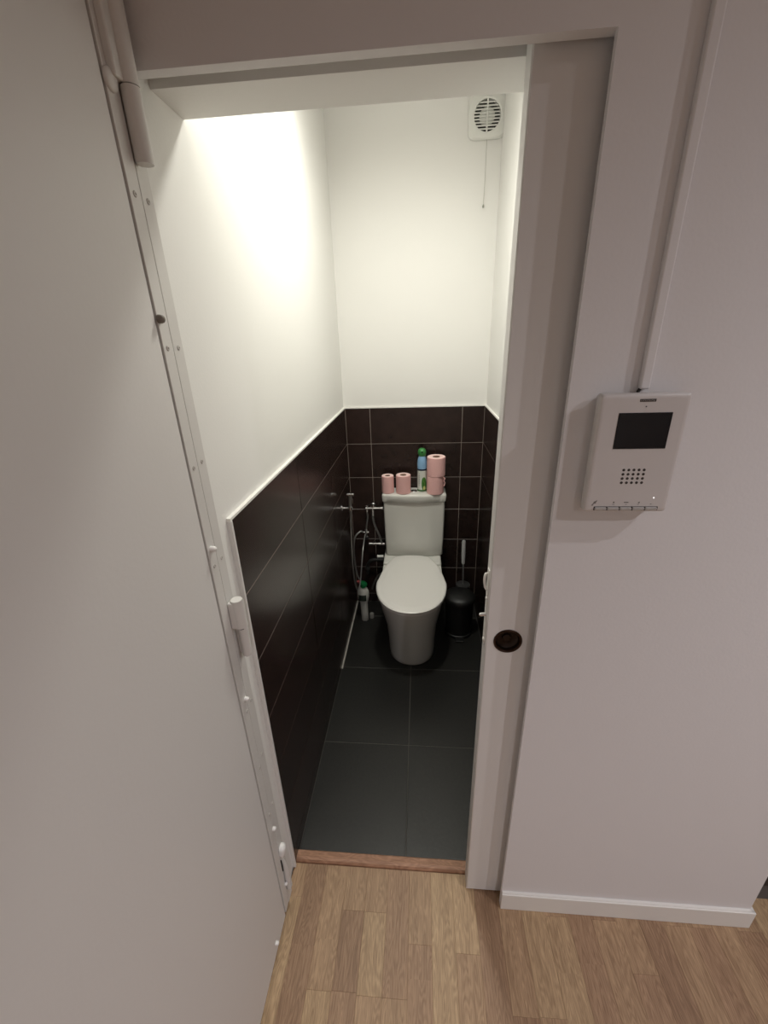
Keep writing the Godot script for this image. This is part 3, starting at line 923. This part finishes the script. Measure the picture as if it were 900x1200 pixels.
# ---------------------------------------------------------------- things round the toilet
func build_plumbing() -> void:
	# wall holder and hand sprayer on the left wall
	var o := thing("sprayer_holder", "small chrome wall holder for the hand sprayer on the left tiles", "bracket", Vector3(-0.408, 0.775, -2.03))
	var st := st0()
	lathe(st, [Vector2(0.0001, 0.0), Vector2(0.016, 0.0), Vector2(0.016, 0.003), Vector2(0.013, 0.005), Vector2(0.0001, 0.005)], Vector3.ZERO, 24, Basis(Quaternion(Vector3.UP, Vector3.RIGHT)))
	part(o, "rose", st, M.chrome)
	st = st0()
	tube(st, [Vector3(0.004, 0, 0), Vector3(0.036, 0, 0)], 0.0055, 12)
	lathe(st, [Vector2(0.0085, -0.008), Vector2(0.0120, -0.008), Vector2(0.0120, 0.008), Vector2(0.0085, 0.008), Vector2(0.0085, -0.008)], Vector3(0.044, 0, 0), 20)
	part(o, "arm", st, M.chrome)
	var hs := Vector3(-0.364, 0.775, -2.03)
	o = thing("hand_sprayer", "chrome hand bidet sprayer hung on the left wall with a long looping hose", "bidet sprayer", hs)
	st = st0()
	tube(st, [Vector3(0, -0.022, 0), Vector3(0, 0.0, 0), Vector3(0.001, 0.03, 0), Vector3(0.003, 0.072, 0.002)], [0.0075, 0.0080, 0.0075, 0.0085], 14)
	part(o, "handle", st, M.steel_hose)
	st = st0()
	rbox(st, Vector3(-0.014, 0.071, -0.012), Vector3(0.026, 0.085, 0.014), 0.0045, 3)
	part(o, "spray_head", st, M.chrome)
	st = st0()
	tube(st, [Vector3(0.006, 0.066, -0.011), Vector3(0.012, 0.040, -0.016), Vector3(0.011, 0.020, -0.016)], [0.003, 0.0035, 0.002], 8)
	part(o, "trigger", st, M.chrome)
	st = st0()
	tube(st, curve([Vector3(0, -0.020, 0), Vector3(-0.003, -0.10, 0.002), Vector3(-0.006, -0.30, 0.010), Vector3(0.002, -0.455, 0.015), Vector3(0.014, -0.500, 0.0), Vector3(0.026, -0.455, -0.03), Vector3(0.036, -0.32, -0.10), Vector3(0.040, -0.262, -0.19), Vector3(0.043, -0.255, -0.228)], 8), 0.0042, 8)
	part(o, "hose", st, M.steel_hose)
	# upper angle valve on the back wall
	o = thing("angle_valve", "upper chrome angle valve on the back tiles left of the cistern", "valve", Vector3(-0.277, 0.672, -2.32))
	st = st0()
	lathe(st, [Vector2(0.0001, 0.0), Vector2(0.021, 0.0), Vector2(0.021, 0.002), Vector2(0.014, 0.010), Vector2(0.0001, 0.010)], Vector3.ZERO, 24, Basis(Quaternion(Vector3.UP, Vector3.BACK)))
	tube(st, [Vector3(0, 0, 0.006), Vector3(0, 0, 0.046)], 0.0085, 14)
	tube(st, [Vector3(-0.040, 0, 0.040), Vector3(0.052, 0, 0.040)], 0.0078, 14)
	tube(st, [Vector3(0, 0, 0.040), Vector3(0, -0.030, 0.040)], 0.0090, 12)
	tube(st, [Vector3(-0.034, 0.004, 0.040), Vector3(-0.034, -0.020, 0.040)], 0.0080, 12)
	part(o, "valve_body", st, M.chrome)
	for x in [-0.034, 0.004]:
		st = st0()
		tube(st, [Vector3(x, 0.002, 0.040), Vector3(x, 0.016, 0.040)], 0.0050, 10)
		lathe(st, [Vector2(0.0001, 0), Vector2(0.012, 0.0), Vector2(0.013, 0.003), Vector2(0.012, 0.008), Vector2(0.0001, 0.009)], Vector3(x, 0.014, 0.040), 12, Basis.IDENTITY, 35.0, Vector2(1.0, 0.6))
		part(o, "handle", st, M.chrome)
	st = st0()
	lathe(st, [Vector2(0.0095, 0), Vector2(0.0115, 0.002), Vector2(0.0115, 0.014), Vector2(0.0095, 0.016)], Vector3(0.048, 0, 0.040), 8, Basis(Quaternion(Vector3.UP, Vector3.RIGHT)))
	part(o, "nut", st, M.chrome)
	# thick braided hose from it to the side of the cistern
	o = thing("braided_hose", "thick grey braided hose curving from upper valve down beside the cistern", "hose", Vector3(-0.277, 0.642, -2.28))
	st = st0()
	tube(st, curve([Vector3(0, -0.004, 0), Vector3(0.001, -0.04, 0.002), Vector3(0.014, -0.09, 0.004), Vector3(0.036, -0.15, 0.002), Vector3(0.044, -0.192, 0.0)], 6), 0.0068, 10)
	part(o, "hose", st, M.steel_hose)
	for q in [[Vector3(0, 0.004, 0), Vector3(0, -0.014, 0)], [Vector3(0.043, -0.182, 0), Vector3(0.045, -0.200, 0)]]:
		st = st0()
		tube(st, q, 0.0100, 8)
		part(o, "nut", st, M.chrome)
	# thin supply pipe down to the T valve of the sprayer
	o = thing("tee_valve", "chrome tee valve where the sprayer hoses meet, on the back tiles", "valve", Vector3(-0.321, 0.505, -2.30))
	st = st0()
	tube(st, [Vector3(0, 0.034, 0.02), Vector3(0, -0.020, 0.02)], 0.0075, 12)
	tube(st, [Vector3(-0.018, 0.012, 0.02), Vector3(0.016, 0.012, 0.02)], 0.0065, 12)
	tube(st, [Vector3(0, 0.0, -0.02), Vector3(0, 0.0, 0.034)], 0.0065, 12)
	part(o, "valve_body", st, M.chrome)
	st = st0()
	rbox(st, Vector3(-0.013, -0.034, 0.010), Vector3(0.013, -0.018, 0.030), 0.004, 2)
	part(o, "handle", st, M.dark_rubber)
	st = st0()
	tube(st, curve([Vector3(0.010, 0.147, 0.02), Vector3(0.013, 0.115, 0.021), Vector3(0.006, 0.07, 0.021), Vector3(0.0, 0.030, 0.02)], 6), 0.0050, 10)
	part(o, "supply_pipe", st, M.steel_hose)
	st = st0()
	tube(st, curve([Vector3(-0.016, 0.012, 0.02), Vector3(-0.036, 0.020, 0.030), Vector3(-0.066, -0.010, 0.05), Vector3(-0.075, -0.09, 0.06), Vector3(-0.071, -0.19, 0.07), Vector3(-0.058, -0.255, 0.085), Vector3(-0.040, -0.285, 0.09)], 7), 0.0050, 10)
	part(o, "hose_loop", st, M.steel_hose)
	# lower valve of the cistern
	o = thing("angle_valve", "lower chrome shut-off valve pointing at the cistern's lower left corner", "valve", Vector3(-0.268, 0.441, -2.32))
	st = st0()
	tube(st, [Vector3(-0.010, 0, 0.0), Vector3(-0.010, 0, 0.046)], 0.0080, 12)
	tube(st, [Vector3(-0.036, 0, 0.042), Vector3(0.052, 0, 0.042)], 0.0072, 14)
	part(o, "valve_body", st, M.chrome)
	for x in [[-0.040, -0.030], [0.022, 0.034], [0.044, 0.056]]:
		st = st0()
		tube(st, [Vector3(x[0], 0, 0.042), Vector3(x[1], 0, 0.042)], 0.0105, 8)
		part(o, "nut", st, M.chrome)
	# white inlet of the seat and dark elbow below
	o = thing("seat_inlet", "white water inlet fitting at the left rear corner of the toilet seat", "fitting", Vector3(-0.225, 0.396, -2.20))
	st = st0()
	tube(st, [Vector3(-0.022, 0, 0), Vector3(0.010, 0.002, 0)], 0.0085, 12)
	tube(st, [Vector3(-0.022, 0.0, 0), Vector3(-0.026, 0.0, 0)], 0.0110, 10)
	part(o, "fitting", st, M.white_plastic)
	o = thing("drain_elbow", "dark rubber elbow pipe low on the back tiles left of the toilet", "pipe", Vector3(-0.27, 0.31, -2.28))
	st = st0()
	tube(st, curve([Vector3(0.045, 0.018, 0.0), Vector3(0.0, 0.020, 0.0), Vector3(-0.035, 0.012, 0.002), Vector3(-0.052, -0.02, 0.002), Vector3(-0.055, -0.075, 0.002)], 6), 0.0110, 12)
	part(o, "elbow", st, M.dark_rubber)
	st = st0()
	tube(st, [Vector3(-0.053, -0.028, 0.002), Vector3(-0.0545, -0.046, 0.002)], 0.0150, 12)
	part(o, "clamp_ring", st, std(Color(0.30, 0.30, 0.29), 0.4, 0.5))
	o = thing("flexible_pipe", "short grey flexible pipe slanting from the toilet's left side", "pipe", Vector3(-0.25, 0.22, -2.26))
	st = st0()
	tube(st, curve([Vector3(0.05, 0.045, 0.0), Vector3(-0.005, 0.010, 0.0), Vector3(-0.035, -0.045, 0.0), Vector3(-0.050, -0.09, 0.0)], 6), 0.0065, 10)
	part(o, "pipe", st, M.steel_hose)
	# small pale bolt cover on the floor by the pedestal
	o = thing("bolt_cover", "small pale grey pipe stub standing on the floor behind the cleaner bottle", "fitting", Vector3(-0.295, 0.0, -2.145))
	st = st0()
	lathe(st, [Vector2(0.0135, 0.0), Vector2(0.0135, 0.026), Vector2(0.011, 0.030), Vector2(0.0001, 0.030)], Vector3.ZERO, 20)
	part(o, "cap", st, std(Color(0.55, 0.54, 0.52), 0.4))

func build_floor_things() -> void:
	# toilet cleaner bottle with a bent neck
	var o := thing("cleaner_bottle", "white toilet cleaner bottle with bent neck and green cap on the floor", "bottle", Vector3(-0.338, 0.0, -2.12))
	var st := st0()
	var rings := []
	for q in [[0.0, 0.019, 0.004], [0.003, 0.0215, 0.004], [0.06, 0.0215, 0.004], [0.125, 0.0225, 0.003], [0.145, 0.029, 0.002], [0.175, 0.034, 0.002], [0.205, 0.033, 0.002], [0.225, 0.028, 0.0], [0.238, 0.020, -0.003], [0.246, 0.015, -0.006]]:
		var ring := []
		for k in 28:
			var a := TAU * k / 28
			ring.append(Vector3(sin(a) * q[1] + q[2], q[0], cos(a) * q[1] * 0.72))
		rings.append(ring)
	loft(st, rings)
	part(o, "body", st, M.bottle_white)
	st = st0()
	rings = []
	for yy in [0.150, 0.165, 0.190]:
		var ring := []
		for k in 9:
			var a := -0.9 + 1.5 * k / 8.0
			ring.append(Vector3(sin(a) * 0.0345 + 0.002, yy, cos(a) * 0.0345 * 0.73))
		for k in 9:
			var a := 0.6 - 1.5 * k / 8.0
			ring.append(Vector3(sin(a) * 0.030 + 0.002, yy, cos(a) * 0.030 * 0.73))
		rings.append(ring)
	loft(st, rings, false)
	part(o, "label", st, std(Color(0.16, 0.20, 0.17), 0.5), "dark printed label")
	st = st0()
	tube(st, curve([Vector3(0.010, 0.242, 0.0), Vector3(0.002, 0.256, 0.002), Vector3(-0.012, 0.268, 0.004)], 5), [0.021, 0.022, 0.022, 0.022, 0.022, 0.021, 0.020, 0.018, 0.016, 0.014, 0.012], 20)
	part(o, "cap", st, M.bottle_green, "green screw cap")
	st = st0()
	tube(st, [Vector3(-0.012, 0.266, 0.004), Vector3(-0.024, 0.276, 0.006), Vector3(-0.030, 0.279, 0.007)], [0.011, 0.009, 0.006], 14)
	part(o, "nozzle", st, M.bottle_red, "reddish nozzle tip")
	# black pedal bin with a domed lid
	o = thing("pedal_bin", "small round black bin with a domed lid right of the toilet", "bin", Vector3(0.222, 0.0, -2.030))
	st = st0()
	lathe(st, [Vector2(0.0001, 0.0), Vector2(0.074, 0.0), Vector2(0.077, 0.004), Vector2(0.077, 0.018), Vector2(0.072, 0.022), Vector2(0.076, 0.10), Vector2(0.080, 0.205), Vector2(0.080, 0.222)], Vector3.ZERO, 48)
	part(o, "body", st, M.black_plastic)
	st = st0()
	lathe(st, [Vector2(0.082, 0.220), Vector2(0.087, 0.224), Vector2(0.088, 0.236), Vector2(0.086, 0.246), Vector2(0.078, 0.254), Vector2(0.060, 0.262), Vector2(0.035, 0.267), Vector2(0.0001, 0.269)], Vector3.ZERO, 48)
	part(o, "lid", st, M.black_plastic)
	st = st0()
	rbox(st, Vector3(-0.024, 0.004, 0.070), Vector3(0.024, 0.012, 0.104), 0.003, 2)
	part(o, "pedal", st, M.black_plastic)
	# toilet brush standing behind the bin
	o = thing("toilet_brush", "toilet brush with a pale upright handle behind the black bin", "brush", Vector3(0.258, 0.0, -2.205))
	st = st0()
	lathe(st, [Vector2(0.0001, 0.0), Vector2(0.048, 0.0), Vector2(0.050, 0.003), Vector2(0.045, 0.10), Vector2(0.043, 0.205), Vector2(0.040, 0.206), Vector2(0.042, 0.10), Vector2(0.0001, 0.01)], Vector3.ZERO, 32)
	part(o, "holder", st, M.black_plastic)
	st = st0()
	lathe(st, [Vector2(0.0405, 0.206), Vector2(0.0430, 0.2075), Vector2(0.0425, 0.210), Vector2(0.030, 0.214), Vector2(0.0001, 0.216)], Vector3.ZERO, 32)
	part(o, "splash_disc", st, M.splash)
	st = st0()
	tube(st, [Vector3(0.0, 0.21, 0.0), Vector3(-0.004, 0.36, 0.002)], 0.0048, 12)
	part(o, "rod", st, M.brush_rod)
	st = st0()
	tube(st, [Vector3(-0.004, 0.350, 0.002), Vector3(-0.004, 0.356, 0.002), Vector3(-0.0045, 0.40, 0.003), Vector3(-0.006, 0.495, 0.004), Vector3(-0.006, 0.503, 0.004), Vector3(-0.006, 0.506, 0.004)], [0.006, 0.0095, 0.0110, 0.0112, 0.0095, 0.005], 16)
	part(o, "handle", st, M.brush_handle)

# ---------------------------------------------------------------- extractor fan
func build_fan() -> void:
	var o := thing("extractor_fan", "square white extractor fan with round slatted grille and pull cord high on the back wall", "fan", Vector3(0.283, 2.445, -2.328))
	var seg := 48
	var rr := 0.054
	var h := 0.078
	var sqr := func(z: float, inset: float) -> Array:
		var ring := []
		var hh := h - inset
		for k in seg:
			var a := TAU * k / seg
			var d := Vector2(cos(a), sin(a))
			var e := 7.0
			var q := pow(pow(absf(d.x), e) + pow(absf(d.y), e), -1.0 / e)
			ring.append(Vector3(d.x * q * hh, d.y * q * hh, z))
		return ring
	var circ := func(z: float, r: float) -> Array:
		var ring := []
		for k in seg:
			var a := TAU * k / seg
			ring.append(Vector3(cos(a) * r, sin(a) * r, z))
		return ring
	var st := st0()
	var rings := [sqr.call(0.0, 0.0), sqr.call(0.014, 0.0), sqr.call(0.020, 0.006), circ.call(0.0225, rr + 0.008), circ.call(0.0215, rr + 0.001), circ.call(0.008, rr)]
	for i in rings.size() - 1:
		var c0 := Vector3(0, 0, -0.02 if i < 3 else 0.03)
		for k in seg:
			var l := (k + 1) % seg
			var n: Vector3 = (rings[i][l] - rings[i + 1][k]).cross(rings[i + 1][l] - rings[i][k]).normalized()
			var m: Vector3 = (rings[i][k] + rings[i + 1][l]) / 2.0
			var want := Vector3(m.x, m.y, 0).normalized() + Vector3.BACK * 0.6
			if i >= 4: want = -Vector3(m.x, m.y, 0)
			if n.dot(want) < 0.0: n = -n
			quad(st, rings[i][k], rings[i][l], rings[i + 1][l], rings[i + 1][k], n)
	part(o, "cover_plate", st, M.white_plastic)
	st = st0()
	lathe(st, [Vector2(rr, 0.004), Vector2(0.0001, 0.004)], Vector3.ZERO, 40, Basis(Quaternion(Vector3.UP, Vector3.BACK)))
	part(o, "duct", st, M.vent_dark)
	st = st0()
	lathe(st, [Vector2(0.032, 0.004), Vector2(0.032, 0.013), Vector2(0.029, 0.016), Vector2(0.0001, 0.017)], Vector3.ZERO, 32, Basis(Quaternion(Vector3.UP, Vector3.BACK)))
	part(o, "motor_hub", st, M.white_plastic)
	for i in 9:
		var y := -0.044 + 0.011 * i
		var w := sqrt(maxf(0.0, rr * rr - y * y)) + 0.001
		st = st0()
		rbox(st, Vector3(-w, -0.0019, -0.0055), Vector3(w, 0.0019, 0.0055), 0.0008, 1)
		var s := part(o, "slat", st, M.white_plastic)
		s.position = Vector3(0, y, 0.0185)
		s.rotation.x = 0.6
	st = st0()
	rbox(st, Vector3(-0.0035, -rr, 0.0165), Vector3(0.0035, rr, 0.0235), 0.001, 1)
	part(o, "centre_rib", st, M.white_plastic)
	st = st0()
	var pts := [Vector3(0.004, -0.076, 0.010), Vector3(0.004, -0.20, 0.011), Vector3(0.002, -0.31, 0.012)]
	tube(st, pts, 0.0011, 6)
	var cord := part(o, "pull_cord", st, std(Color(0.74, 0.74, 0.70), 0.7))
	st = st0()
	lathe(st, [Vector2(0.0015, 0.012), Vector2(0.0036, 0.009), Vector2(0.0042, 0.002), Vector2(0.003, 0.0), Vector2(0.0001, 0.0)], Vector3(0.002, -0.322, 0.012), 12)
	part(cord, "cord_bead", st, std(Color(0.62, 0.62, 0.58), 0.5))

# ---------------------------------------------------------------- door entry monitor and trunking
func build_monitor() -> void:
	# lower left corner of its back on the wall
	var o := thing("door_entry_monitor", "pale grey door entry monitor with dark screen and five buttons on the right wall", "intercom", Vector3(0.356, 1.303, -0.745))
	var st := st0()
	rbox(st, Vector3(-0.062, 0.004, 0.0), Vector3(0.066, 0.196, 0.014), 0.003, 2)
	part(o, "wall_bracket", st, M.monitor_side)
	st = st0()
	# body: side walls flare a little, front edges rounded; a straight loft of rounded rectangles, cup-less front
	var rect := func(z: float, inset: float, r: float) -> Array:
		var ring := []
		var x0 := -0.069 + inset; var x1 := 0.069 - inset; var y0 := 0.0 + inset; var y1 := 0.201 - inset
		for q in [[x1 - r, y1 - r, 0.0], [x0 + r, y1 - r, PI / 2], [x0 + r, y0 + r, PI], [x1 - r, y0 + r, PI * 1.5]]:
			for k in 6:
				var a: float = q[2] + PI / 2 * k / 5.0
				ring.append(Vector3(q[0] + cos(a) * r, q[1] + sin(a) * r, z))
		return ring
	loft(st, [rect.call(0.013, 0.003, 0.004), rect.call(0.016, 0.0, 0.006), rect.call(0.0285, 0.0, 0.006), rect.call(0.0315, 0.0012, 0.006), rect.call(0.0328, 0.0038, 0.005), rect.call(0.0330, 0.0075, 0.004)])
	part(o, "housing", st, M.monitor)
	var f := 0.0330
	# recessed screen: dark bezel and glass
	st = st0()
	var sx0 := -0.0365; var sx1 := 0.0425; var sy0 := 0.1145; var sy1 := 0.1700
	for r in [[sx0 - 0.0016, sy0 - 0.0016, sx0, sy1 + 0.0016], [sx1, sy0 - 0.0016, sx1 + 0.0016, sy1 + 0.0016], [sx0, sy0 - 0.0016, sx1, sy0], [sx0, sy1, sx1, sy1 + 0.0016]]:
		bx(st, Vector3(r[0], r[1], f - 0.002), Vector3(r[2], r[3], f + 0.0006))
	part(o, "screen_bezel", st, M.dark_hole)
	st = st0()
	bx(st, Vector3(sx0, sy0, f - 0.002), Vector3(sx1, sy1, f + 0.0002))
	part(o, "screen", st, M.screen, "dark switched-off screen")
	# badge bar with its small raised print, and microphone hole
	st = st0()
	rbox(st, Vector3(-0.0095, 0.1885, f - 0.001), Vector3(0.0150, 0.1930, f + 0.0005), 0.0004, 1)
	var badge := part(o, "badge", st, M.badge)
	st = st0()
	for k in 7:
		var x := -0.0080 + 0.0031 * k
		bx(st, Vector3(x, 0.1896, f), Vector3(x + 0.0007, 0.1920, f + 0.0007))
		bx(st, Vector3(x, 0.1914 if k % 2 else 0.1896, f), Vector3(x + 0.0020, 0.1920 if k % 2 else 0.1902, f + 0.0007))
	part(badge, "badge_print", st, M.badge_print)
	st = st0()
	lathe(st, [Vector2(0.0010, 0.0), Vector2(0.0010, 0.0003), Vector2(0.0001, 0.0003)], Vector3(0.0018, 0.1812, f), 10, Basis(Quaternion(Vector3.UP, Vector3.BACK)))
	part(o, "microphone", st, M.dark_hole)
	# loudspeaker holes: five across, four down
	for i in 4:
		for k in 5:
			st = st0()
			lathe(st, [Vector2(0.0024, 0.0), Vector2(0.0023, 0.0003), Vector2(0.0001, 0.0003)], Vector3(-0.0140 + 0.0082 * k, 0.0540 + 0.0075 * i, f), 12, Basis(Quaternion(Vector3.UP, Vector3.BACK)))
			part(o, "speaker_hole", st, M.mark)
	# five buttons in a slot along the bottom
	st = st0()
	bx(st, Vector3(-0.0525, 0.0035, f - 0.004), Vector3(0.0540, 0.0105, f + 0.0004))
	part(o, "button_slot", st, M.dark_hole)
	for k in 5:
		var x := -0.0515 + 0.0210 * k
		st = st0()
		rbox(st, Vector3(x, 0.0042, f - 0.003), Vector3(x + 0.0196, 0.0098, f + 0.0035), 0.0016, 2)
		part(o, "button", st, M.button)
	# printed signs over the buttons: a key, a bell, a bar, an arrow and a dot; a small lit lamp above them
	var y := 0.0172
	st = st0()
	lathe(st, [Vector2(0.0021, 0.0), Vector2(0.0021, 0.0002), Vector2(0.0009, 0.0002), Vector2(0.0009, 0.0)], Vector3(-0.0520, y + 0.0008, f), 12, Basis(Quaternion(Vector3.UP, Vector3.BACK)))
	tube(st, [Vector3(-0.0535, y - 0.0008, f), Vector3(-0.0565, y - 0.0045, f)], 0.0006, 6)
	tube(st, [Vector3(-0.0560, y - 0.0038, f), Vector3(-0.0548, y - 0.0048, f)], 0.0005, 6)
	tube(st, [Vector3(-0.0508, y + 0.0022, f), Vector3(-0.0488, y + 0.0044, f)], 0.0006, 6)
	part(o, "key_sign", st, M.mark)
	st = st0()
	lathe(st, [Vector2(0.0013, 0.0), Vector2(0.0013, 0.0002), Vector2(0.0001, 0.0002)], Vector3(-0.0205, y + 0.001, f), 10, Basis(Quaternion(Vector3.UP, Vector3.BACK)))
	bx(st, Vector3(-0.0222, y - 0.0030, f - 0.0003), Vector3(-0.0188, y - 0.0024, f + 0.0002))
	part(o, "bell_sign", st, M.mark)
	st = st0()
	bx(st, Vector3(-0.0035, y + 0.0003, f - 0.0003), Vector3(0.0040, y + 0.0015, f + 0.0002))
	bx(st, Vector3(-0.0010, y - 0.0030, f - 0.0003), Vector3(0.0020, y - 0.0024, f + 0.0002))
	part(o, "bar_sign", st, M.mark)
	st = st0()
	tri(st, Vector3(0.0190, y + 0.0002, f + 0.0002), Vector3(0.0225, y + 0.0022, f + 0.0002), Vector3(0.0225, y - 0.0006, f + 0.0002), Vector3.BACK, Vector3.BACK, Vector3.BACK)
	bx(st, Vector3(0.0192, y - 0.0030, f - 0.0003), Vector3(0.0220, y - 0.0024, f + 0.0002))
	part(o, "arrow_sign", st, M.mark)
	st = st0()
	bx(st, Vector3(0.0402, y - 0.0026, f - 0.0003), Vector3(0.0428, y - 0.0019, f + 0.0002))
	part(o, "dash_sign", st, M.mark)
	st = st0()
	lathe(st, [Vector2(0.0012, 0.0), Vector2(0.0012, 0.0005), Vector2(0.0001, 0.0007)], Vector3(0.0440, 0.0265, f), 10, Basis(Quaternion(Vector3.UP, Vector3.BACK)))
	part(o, "status_light", st, M.led)
	# cable trunking down the wall to the monitor
	o = thing("cable_trunking", "slim white cable trunking running down the wall to the door entry monitor", "conduit", Vector3(0.361, 1.508, -0.745))
	st = st0()
	rbox(st, Vector3(-0.0068, 0.0, 0.0), Vector3(0.0068, 1.11, 0.009), 0.0012, 2)
	part(o, "trunking_base", st, M.paint)
	st = st0()
	rbox(st, Vector3(-0.0078, 0.0, 0.003), Vector3(0.0078, 1.11, 0.0115), 0.0030, 4)
	part(o, "trunking_cover", st, M.paint)
	o = thing("monitor_cable", "short dark stub of cable between trunking and monitor top", "cable", Vector3(0.355, 1.502, -0.739))
	st = st0()
	tube(st, [Vector3(-0.002, 0.001, 0.0), Vector3(-0.001, 0.004, 0.001), Vector3(0.002, 0.008, 0.0)], 0.0026, 8)
	part(o, "cable", st, M.dark_rubber)

# ---------------------------------------------------------------- beyond the corner, lamps
func build_cabinet() -> void:
	var o := thing("low_cabinet", "black low cabinet on a grey plinth beyond the wall corner at right", "cabinet", Vector3(0.96, 0.0, -0.82))
	var st := st0()
	rbox(st, Vector3(0.0, 0.075, -0.55), Vector3(0.90, 0.86, 0.0), 0.002, 1)
	part(o, "body", st, M.cabinet)
	for x in [0.002, 0.452]:
		st = st0()
		rbox(st, Vector3(x, 0.078, 0.0), Vector3(x + 0.446, 0.855, 0.018), 0.002, 1)
		var d := part(o, "door", st, M.cabinet)
		st = st0()
		var hx: float = x + (0.415 if x < 0.1 else 0.031)
		tube(st, [Vector3(hx, 0.62, 0.018), Vector3(hx, 0.62, 0.042), Vector3(hx, 0.76, 0.042), Vector3(hx, 0.76, 0.018)], 0.005, 8)
		part(d, "handle", st, M.chrome)
	st = st0()
	bx(st, Vector3(0.0, 0.0, -0.55), Vector3(0.90, 0.074, 0.010))
	part(o, "plinth", st, M.plinth, "grey plinth")
	st = st0()
	rbox(st, Vector3(-0.01, 0.86, -0.56), Vector3(0.92, 0.89, 0.03), 0.003, 2)
	part(o, "worktop", st, M.plinth)

func build_lamps() -> void:
	# round ceiling lamp of the toilet room, just inside the lintel
	var at := Vector3(-0.05, 2.62, -1.44)
	var o := thing("ceiling_lamp", "round white ceiling lamp over the toilet room, out of sight above the lintel", "lamp", at)
	var st := st0()
	lathe(st, [Vector2(0.0001, 0.0), Vector2(0.10, 0.0), Vector2(0.10, -0.020), Vector2(0.096, -0.024)], Vector3.ZERO, 32)
	part(o, "lamp_base", st, M.white_plastic)
	st = st0()
	lathe(st, [Vector2(0.096, -0.022), Vector2(0.090, -0.040), Vector2(0.065, -0.052), Vector2(0.0001, -0.056)], Vector3.ZERO, 32)
	part(o, "diffuser", st, M.lamp)
	var l := SpotLight3D.new()
	l.name = "lamp_light"
	l.light_color = Color(1.0, 0.995, 0.955)
	l.light_energy = LAMP_TOILET
	l.light_size = 0.07
	l.spot_range = 8.0
	l.spot_angle = 84.0
	l.spot_angle_attenuation = 1.0
	l.spot_attenuation = 2.0
	l.shadow_enabled = true
	l.rotation.x = -PI / 2
	l.position = Vector3(0, -0.085, 0)
	o.add_child(l, true)
	# three recessed spotlights of the hall ceiling, to the right of the photographer
	for q in [["first recessed hall ceiling spotlight, nearer the toilet wall", Vector3(1.55, 2.62, -0.14), LAMP_HALL_A], ["second recessed hall ceiling spotlight, nearer the photographer", Vector3(1.75, 2.62, 0.58), LAMP_HALL_B], ["third recessed hall ceiling spotlight, behind the photographer", Vector3(0.95, 2.62, 2.40), LAMP_HALL_C]]:
		o = thing("ceiling_spotlight", q[0], "lamp", q[1])
		st = st0()
		lathe(st, [Vector2(0.052, 0.0), Vector2(0.052, -0.004), Vector2(0.046, -0.007), Vector2(0.036, -0.005), Vector2(0.034, -0.002), Vector2(0.034, 0.0)], Vector3.ZERO, 28)
		part(o, "trim_ring", st, M.white_plastic)
		st = st0()
		lathe(st, [Vector2(0.034, -0.002), Vector2(0.0001, -0.003)], Vector3.ZERO, 28)
		part(o, "bulb", st, M.bulb)
		var s := SpotLight3D.new()
		s.name = "spot_light"
		s.light_color = Color(0.99, 0.98, 1.0)
		s.light_energy = q[2]
		s.light_size = 0.018
		s.spot_range = 8.0
		s.spot_angle = 79.0
		s.spot_angle_attenuation = 1.0
		s.spot_attenuation = 2.0
		s.shadow_enabled = true
		s.rotation.x = -PI / 2
		s.position = Vector3(0, -0.02, 0)
		o.add_child(s, true)

const LAMP_TOILET := 1.3
const LAMP_HALL_A := 0.95
const LAMP_HALL_B := 1.7
const LAMP_HALL_C := 3.2

func _ready() -> void:
	rng.seed = 7
	# camera: held at 1.6 m, wide lens tilted down towards the toilet
	var cam := Camera3D.new()
	cam.name = "camera"
	cam.fov = 101.0
	cam.near = 0.02
	cam.transform = Transform3D(Basis(Vector3(0.9964125, -0.0325789, -0.0781075), Vector3(0.0, 0.9229339, -0.3849584), Vector3(0.0846296, 0.3835774, 0.9196229)), Vector3(0, 1.6, 0))
	add_child(cam, true)
	cam.current = true
	var we := WorldEnvironment.new()
	we.name = "environment"
	var env := Environment.new()
	env.background_mode = Environment.BG_COLOR
	env.background_color = Color(0.02, 0.02, 0.02)
	env.tonemap_mode = Environment.TONE_MAPPER_LINEAR
	env.tonemap_exposure = 1.0
	env.sdfgi_enabled = true
	env.ssao_enabled = true
	env.ssil_enabled = true
	we.environment = env
	add_child(we, true)
	make_materials()
	build_lamps()
	build_shell()
	build_entrance_door()
	build_sliding_door()
	build_toilet()
	build_cistern_things()
	build_plumbing()
	build_floor_things()
	build_fan()
	build_monitor()
	build_cabinet()
